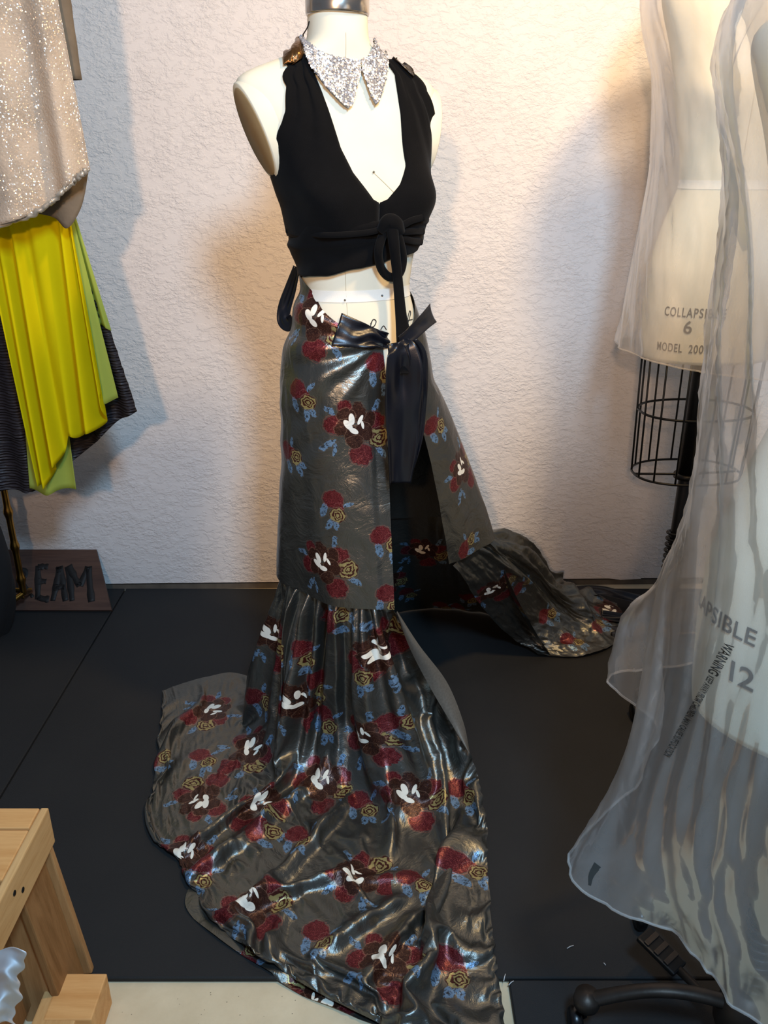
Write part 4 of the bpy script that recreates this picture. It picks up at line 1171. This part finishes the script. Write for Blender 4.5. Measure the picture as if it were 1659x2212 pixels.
# ------------------------------------------------------------------ covered dress forms on the right
def wire(name, pts, r, parent, mat='blackmetal', closed=False, seg=7):
    P = np.asarray(pts, float); v, f = tube(P, r, seg, not closed); return mesh(name, v, f, M[mat], parent)
def caster(parent, c, r=0.026):
    v, f = lathe([(0, -0.011), (r * 0.8, -0.011), (r, -0.006), (r, 0.006), (r * 0.8, 0.011), (0, 0.011)], (0, 0, 0), 20)
    V = [(c[0] + z, c[1] + x, c[2] + r + y) for x, y, z in v]
    w = mesh('caster', V, f, M['castor'], parent)
    v, f = tube([(c[0] + 0.0, c[1], c[2] + r), (c[0] + 0.016, c[1], c[2] + r + 0.012), (c[0] + 0.016, c[1], c[2] + r * 2 + 0.018)], 0.005, 8)
    fk = mesh('fork', v, f, M['blackmetal'], w)
    return w
def stand(F, root, zb, angs, rad, cage=True):
    c = F.c; k = F.k; zbot = F.zw + zb * k
    if cage:
        nph = 14; ph = np.linspace(-math.pi, math.pi, nph, endpoint=False)
        for p in ph:
            a = F.pt(p, zb + 0.01, -0.004); b = F.pt(p * 1.0, zb, -0.012); b = np.array([b[0], b[1], zbot - 0.33])
            wire('cage_wire', [a, (a + b) / 2, b], 0.0028, root)
        ph = np.linspace(-math.pi, math.pi, 60)
        for dz, of in ((-0.15, -0.009), (-0.33, -0.012)):
            rg_ = F.pt(ph, np.full(60, zb), of); rg_[:, 2] = zbot + dz; wire('cage_ring', rg_, 0.0034, root, closed=True)
        wire('cage_spoke', [F.pt(R(90), zb, -0.012) * [1, 1, 0] + [0, 0, zbot - 0.33], (c[0], c[1], zbot - 0.335), F.pt(R(-90), zb, -0.012) * [1, 1, 0] + [0, 0, zbot - 0.33]], 0.0034, root)
        v, f = lathe([(0.0, 0), (0.034, 0), (0.034, 0.012), (0.02, 0.014), (0.0, 0.014)], (c[0], c[1], zbot - 0.345), 20); mesh('collar_ring', v, f, M['blackmetal'], root)
    wire('pole', [(c[0], c[1], 0.1), (c[0], c[1], 0.4), (c[0], c[1], zbot + 0.02)], 0.019, root, seg=16)
    wire('sleeve_tube', [(c[0], c[1], zbot - 0.34), (c[0], c[1], zbot - 0.1), (c[0], c[1], zbot + 0.02)], 0.025, root, seg=16)
    t = np.linspace(0, 1, 260); 
    sp = np.stack([c[0] + 0.027 * np.cos(t * 2 * math.pi * 16), c[1] + 0.027 * np.sin(t * 2 * math.pi * 16), 0.16 + t * 0.30], -1)
    wire('spring', sp, 0.0042, root, seg=6)
    v, f = lathe([(0, 0.06), (0.045, 0.06), (0.05, 0.075), (0.045, 0.12), (0.026, 0.15), (0, 0.15)], (c[0], c[1], 0), 24); mesh('hub', v, f, M['greymetal'], root)
    for a, rr in zip(angs, rad):
        e = np.array([c[0] + rr * math.cos(R(a)), c[1] + rr * math.sin(R(a)), 0.075]); s = np.array([c[0], c[1], 0.105])
        P = np.array([s * (1 - u) + e * u + np.array([0, 0, 0.035 * math.sin(math.pi * u)]) for u in np.linspace(0, 1, 16)])
        G = flat_tube('leg', P, [0.03, 0.028, 0.026, 0.03], 0.02, M['greymetal'], root, np.array([0, 0, 1.0]))
        v, f = lathe([(0, -0.01), (0.022, -0.01), (0.024, 0.0), (0.022, 0.014), (0.0, 0.018)], e, 18); mesh('leg_boss', v, f, M['greymetal'], root)
        caster(root, (e[0] - 0.016, e[1], MATZ), 0.024)

F2 = Form(0.850, 2.20, 1.392, R(4), 1.0)
form2 = empty('dress_form', (0.85, 2.20, 0), 'plastic-covered cream dress form size 6 on a wire cage near the wall', 'dress form', 'covered dress forms')
body2 = build_form(F2, form2, -0.425, 0.53)
ph = np.linspace(-math.pi, math.pi, 70)
gmesh('waist_tape', np.stack([F2.pt(ph, np.full(70, z), 0.0012) for z in (-0.010, -0.005, 0, 0.005, 0.010)], 1), M['tape'], form2)
curve_on('seam', [F2.pt(R(8), z, 0.0006) for z in (-0.42, -0.3, -0.15, 0, 0.1, 0.2, 0.3)], 0.0008, M['seam'], form2)
body_text('stencil_text', 'COLLAPSIBLE', F2, R(31), -0.305, 0.032, M['ink'], form2, xs=0.66)
body_text('stencil_text', '6', F2, R(33), -0.345, 0.044, M['ink'], form2)
body_text('stencil_text', 'MODEL', F2, R(36), -0.394, 0.030, M['ink'], form2, align='RIGHT', xs=0.66)
body_text('stencil_text', '2006', F2, R(30), -0.394, 0.030, M['ink'], form2, align='LEFT', xs=0.66)
stand(F2, form2, -0.425, (244, 350, 60, 300), (0.30, 0.3, 0.28, 0.28))

F3 = Form(0.622, 0.985, 1.15, R(-38), 1.06)
form3 = empty('dress_form', (0.61, 0.985, 0), 'plastic-covered cream dress form size 12 at the right edge', 'dress form', 'covered dress forms')
body3 = build_form(F3, form3, -0.425, 0.53)
gmesh('waist_tape', np.stack([F3.pt(ph, np.full(70, z), 0.0012) for z in (-0.010, -0.005, 0, 0.005, 0.010)], 1), M['tape'], form3)
body_text('stencil_text', 'COLLAPSIBLE', F3, R(22), -0.275, 0.034, M['ink'], form3, align='RIGHT', space=1.05)
body_text('stencil_text', 'SHOULDER', F3, R(16), -0.275, 0.034, M['ink'], form3, align='LEFT', space=1.05)
body_text('stencil_text', '12', F3, R(27), -0.338, 0.046, M['ink'], form3, space=0.9)
stand(F3, form3, -0.425, (172, 108, 20, 280), (0.265, 0.27, 0.27, 0.27), False)
# foot pedal
def pedal(root, c, ang):
    Mx = Matrix.Translation(c) @ Matrix.Rotation(R(ang), 4, 'Z') @ Matrix.Rotation(R(12), 4, 'Y')
    o = box('pedal', (0.085, 0.042, 0.010), M['blackmetal'], root, Mx, 0.004)
    for k in range(3):
        box('tread', (0.010, 0.036, 0.005), M['greymetal'], o, Mx @ Matrix.Translation((-0.024 + k * 0.022, 0, 0.007)), 0.001)
    v, f = tube([Mx @ Vector((0.04, 0, -0.002)), Mx @ Vector((0.10, 0, 0.0)), (F3.c[0], F3.c[1], 0.12)], 0.008, 10); mesh('pedal_arm', v, f, M['greymetal'], root)
pc = pz(1428, 2055, 0.085)
pedal(form3, tuple(pc), math.degrees(math.atan2(F3.c[1] - pc[1], F3.c[0] - pc[0])))

def bag(name, rings, c, nu, nv, seed, mat, label, folds, amp):
    """polythene cover: rings of (angle, x, y, z) control points from the top to the hem"""
    nctl = 12; A = np.radians(np.arange(nctl) * 30.0)
    C = []
    for ring in rings:
        a = np.radians([q[0] for q in ring]); 
        pts = np.array([q[1:] for q in ring], float)
        row = []
        for t in A:
            aa = np.concatenate([a - 2 * math.pi, a, a + 2 * math.pi]); pp = np.concatenate([pts] * 3)
            o = np.argsort(aa); row.append([np.interp(t, aa[o], pp[o, j]) for j in range(3)])
        C.append(row)
    C = np.array(C)                                   # ring, angle, 3
    Cp = np.concatenate([C[:, -2:], C, C[:, :3]], 1)
    S = cr(np.swapaxes(Cp, 0, 1), (nctl + 4) * 16 + 1)     # along angle
    S = S[32:32 + nctl * 16]
    S = np.swapaxes(cr(np.swapaxes(S, 0, 1), nv), 0, 1)
    nu = S.shape[0]
    N = gnormals(S); cen = np.array([c[0], c[1], 0])
    rad = S - cen; rad[..., 2] = 0; rad /= np.linalg.norm(rad, axis=2, keepdims=True) + 1e-9
    I, K = np.meshgrid(np.linspace(0, 1, nu, endpoint=False), np.linspace(0, 1, nv), indexing='ij')
    x = I * 2 * math.pi
    d = amp * (0.4 + 0.9 * K) * (np.sin(x * folds + 2.5 * np.sin(x * 2 + K * 2) + K * 1.5) * 0.5 + 0.5 * np.sin(x * (folds * 2 - 3) + 3 * np.sin(x + 1) - K * 3) * 0.6)
    # sharp creases
    cx = np.cos(x) * 2.2 + 10; cy = np.sin(x) * 2.2 + 10
    d += amp * 0.7 * (ridged(cx * 1.3 + K * 2, cy * 1.3 + K * 5, seed) - 0.5)
    d += amp * 0.30 * ridged(cx * 4, cy * 4 + K * 14, seed + 5)
    d += amp * 0.9 * np.clip((K - 0.93) / 0.07, 0, 1) * noise1(I * 40, seed + 9)
    G = S + rad * d[..., None]
    o = gmesh(name, G, mat, None, 0, True)
    return o, G
c3 = (0.61, 0.985)
def circ(c, r, z, rx=None): return [(a, c[0] + (rx or r) * math.cos(R(a)), c[1] + r * math.sin(R(a)), z) for a in range(0, 360, 30)]
rings3 = [circ(c3, 0.06, 1.80), circ(c3, 0.17, 1.70), circ(c3, 0.25, 1.58), circ(c3, 0.225, 1.40, .212), circ(c3, 0.22, 1.22, .205),
 [(a, c3[0] + (0.19 if 100 < a < 260 else .23) * math.cos(R(a)), c3[1] + 0.235 * math.sin(R(a)), 1.02) for a in range(0, 360, 30)],
 [(0, .87, .98, .80), (60, .76, 1.24, .80), (90, .63, 1.27, .80), (120, .475, 1.25, .82), (150, .435, 1.14, .82), (180, .412, .98, .80), (210, .42, .86, .80), (240, .48, .77, .80), (270, .62, .71, .80), (315, .8, .78, .80)],
 [(0, .90, .98, .60), (60, .77, 1.28, .62), (90, .64, 1.33, .64), (120, .425, 1.27, .70), (150, .445, 1.13, .66), (180, .352, .965, .58), (210, .40, .85, .58), (240, .47, .75, .58), (270, .62, .68, .58), (315, .82, .75, .60)],
 [(0, .92, .98, .45), (60, .78, 1.30, .50), (90, .64, 1.36, .55), (120, .40, 1.25, .60), (150, .46, 1.12, .56), (180, .278, .955, .455), (210, .415, .84, .435), (240, .475, .74, .41), (270, .62, .66, .41), (315, .84, .74, .43)]]
bag3, GB3 = bag('plastic_cover', rings3, c3, 0, 150, 41, M['plastic2'], '', 6, 0.013)
tag(bag3, 'clear plastic dust cover with printed warning draped over the right edge form', 'plastic cover', 'plastic dust covers')
c2 = (0.85, 2.20)
rings2 = [circ(c2, 0.06, 2.02), circ(c2, 0.18, 1.93), circ(c2, 0.26, 1.80), circ(c2, 0.20, 1.62, .215), circ(c2, 0.18, 1.45, .195), circ(c2, 0.185, 1.30, .205), circ(c2, 0.19, 1.12, .22),
 [(a, c2[0] + 0.232 * math.cos(R(a)), c2[1] + 0.20 * math.sin(R(a)), 0.965 + 0.03 * math.cos(R(a - 170))) for a in range(0, 360, 30)]]
bag2, GB2 = bag('plastic_cover', rings2, c2, 0, 120, 57, M['plastic'], '', 5, 0.006)
tag(bag2, 'short clear plastic cover over the size 6 form by the wall', 'plastic cover', 'plastic dust covers')
# rolled hems of the covers (part of the cover)
for bg, GB, r in ((bag3, GB3, 0.0022), (bag2, GB2, 0.002)):
    hemp = np.concatenate([GB[:, -1], GB[:1, -1]]); v, f = tube(hemp, r, 6, False); mesh('hem', v, f, M['plastic'], bg)

# warning printed on the front cover
def warn():
    BB = bvh_of(bag3)
    p0 = np.array([1578, 1392.0]); p1 = np.array([1442, 1634.0]); L = np.linalg.norm(p1 - p0); dr = (p1 - p0) / L; upv = np.array([dr[1], -dr[0]])
    for txt, x0, x1, hgt in (('WARNING', 0.0, 0.27, 24), ('KEEP AWAY FROM CHILDREN. MAY CAUSE SUFFOCATION', 0.285, 1.0, 16)):
        cu = bpy.data.curves.new('t', 'FONT'); cu.body = txt; cu.size = 1.0; cu.offset = 0.02
        o = bpy.data.objects.new('t', cu); COL.objects.link(o); dg = bpy.context.evaluated_depsgraph_get()
        me = bpy.data.meshes.new_from_object(o.evaluated_get(dg)); bpy.data.objects.remove(o)
        bm = bmesh.new(); bm.from_mesh(me); bpy.data.meshes.remove(me); bmesh.ops.triangulate(bm, faces=bm.faces[:])
        xs = [v.co.x for v in bm.verts]; w = max(xs)
        for v in bm.verts:
            q = p0 + dr * L * (x0 + (x1 - x0) * v.co.x / w) + upv * hgt * (v.co.y / 0.72 - 0.5)
            v.co = Vector(hit(BB, q[0], q[1], 0.0012)[0])
        from_bm('warning_text', bm, M['ink'], bag3)
warn()
# dark tape printed along the hem corner
BBg = bvh_of(bag3)
P = cr([hit(BBg, a, b, 0.001)[0] for a, b in [(1292, 1868), (1278, 1890), (1274, 1912)]], 16)
gmesh('corner_label', strip(P, np.array([-0.5, -0.8, 0.2]), cr(np.array([.012, .008, .004]), 16), 3), M['ink'], bag3)

# ------------------------------------------------------------------ lint on the mats
LN = {1232: 'longest white thread scrap left of the cast iron pedal', 1306: 'tiny white speck above the mat seam near the iron foot', 1371: 'small white fleck on the mat just above the iron foot',
      430: 'white lint fleck beside the left edge of the train', 1090: 'white thread at the right edge of the train by the mat seam', 1104: 'short thread crossing the concrete strip by the mat corner'}
for (x, y, l, a) in ((1232, 2046, .008, 25), (1306, 2083, .003, 120), (1371, 2153, .004, 100), (130, 1955, .005, 60), (1090, 2112, .008, 70), (1104, 2124, .007, 40)):
    p = pz(x, y, 0.001); dx, dy = math.cos(R(a)) * l, math.sin(R(a)) * l
    v, f = tube([(p[0] - dx, p[1] - dy, .0015), (p[0], p[1] + 0.001, .002), (p[0] + dx, p[1] + dy, .0015)], 0.0009, 5)
    o = mesh('thread_scrap', v, f, M['lint']); tag(o, LN.get(x, 'white lint fleck on the mat beside the pine bench'), 'thread', 'thread scraps on the mats')
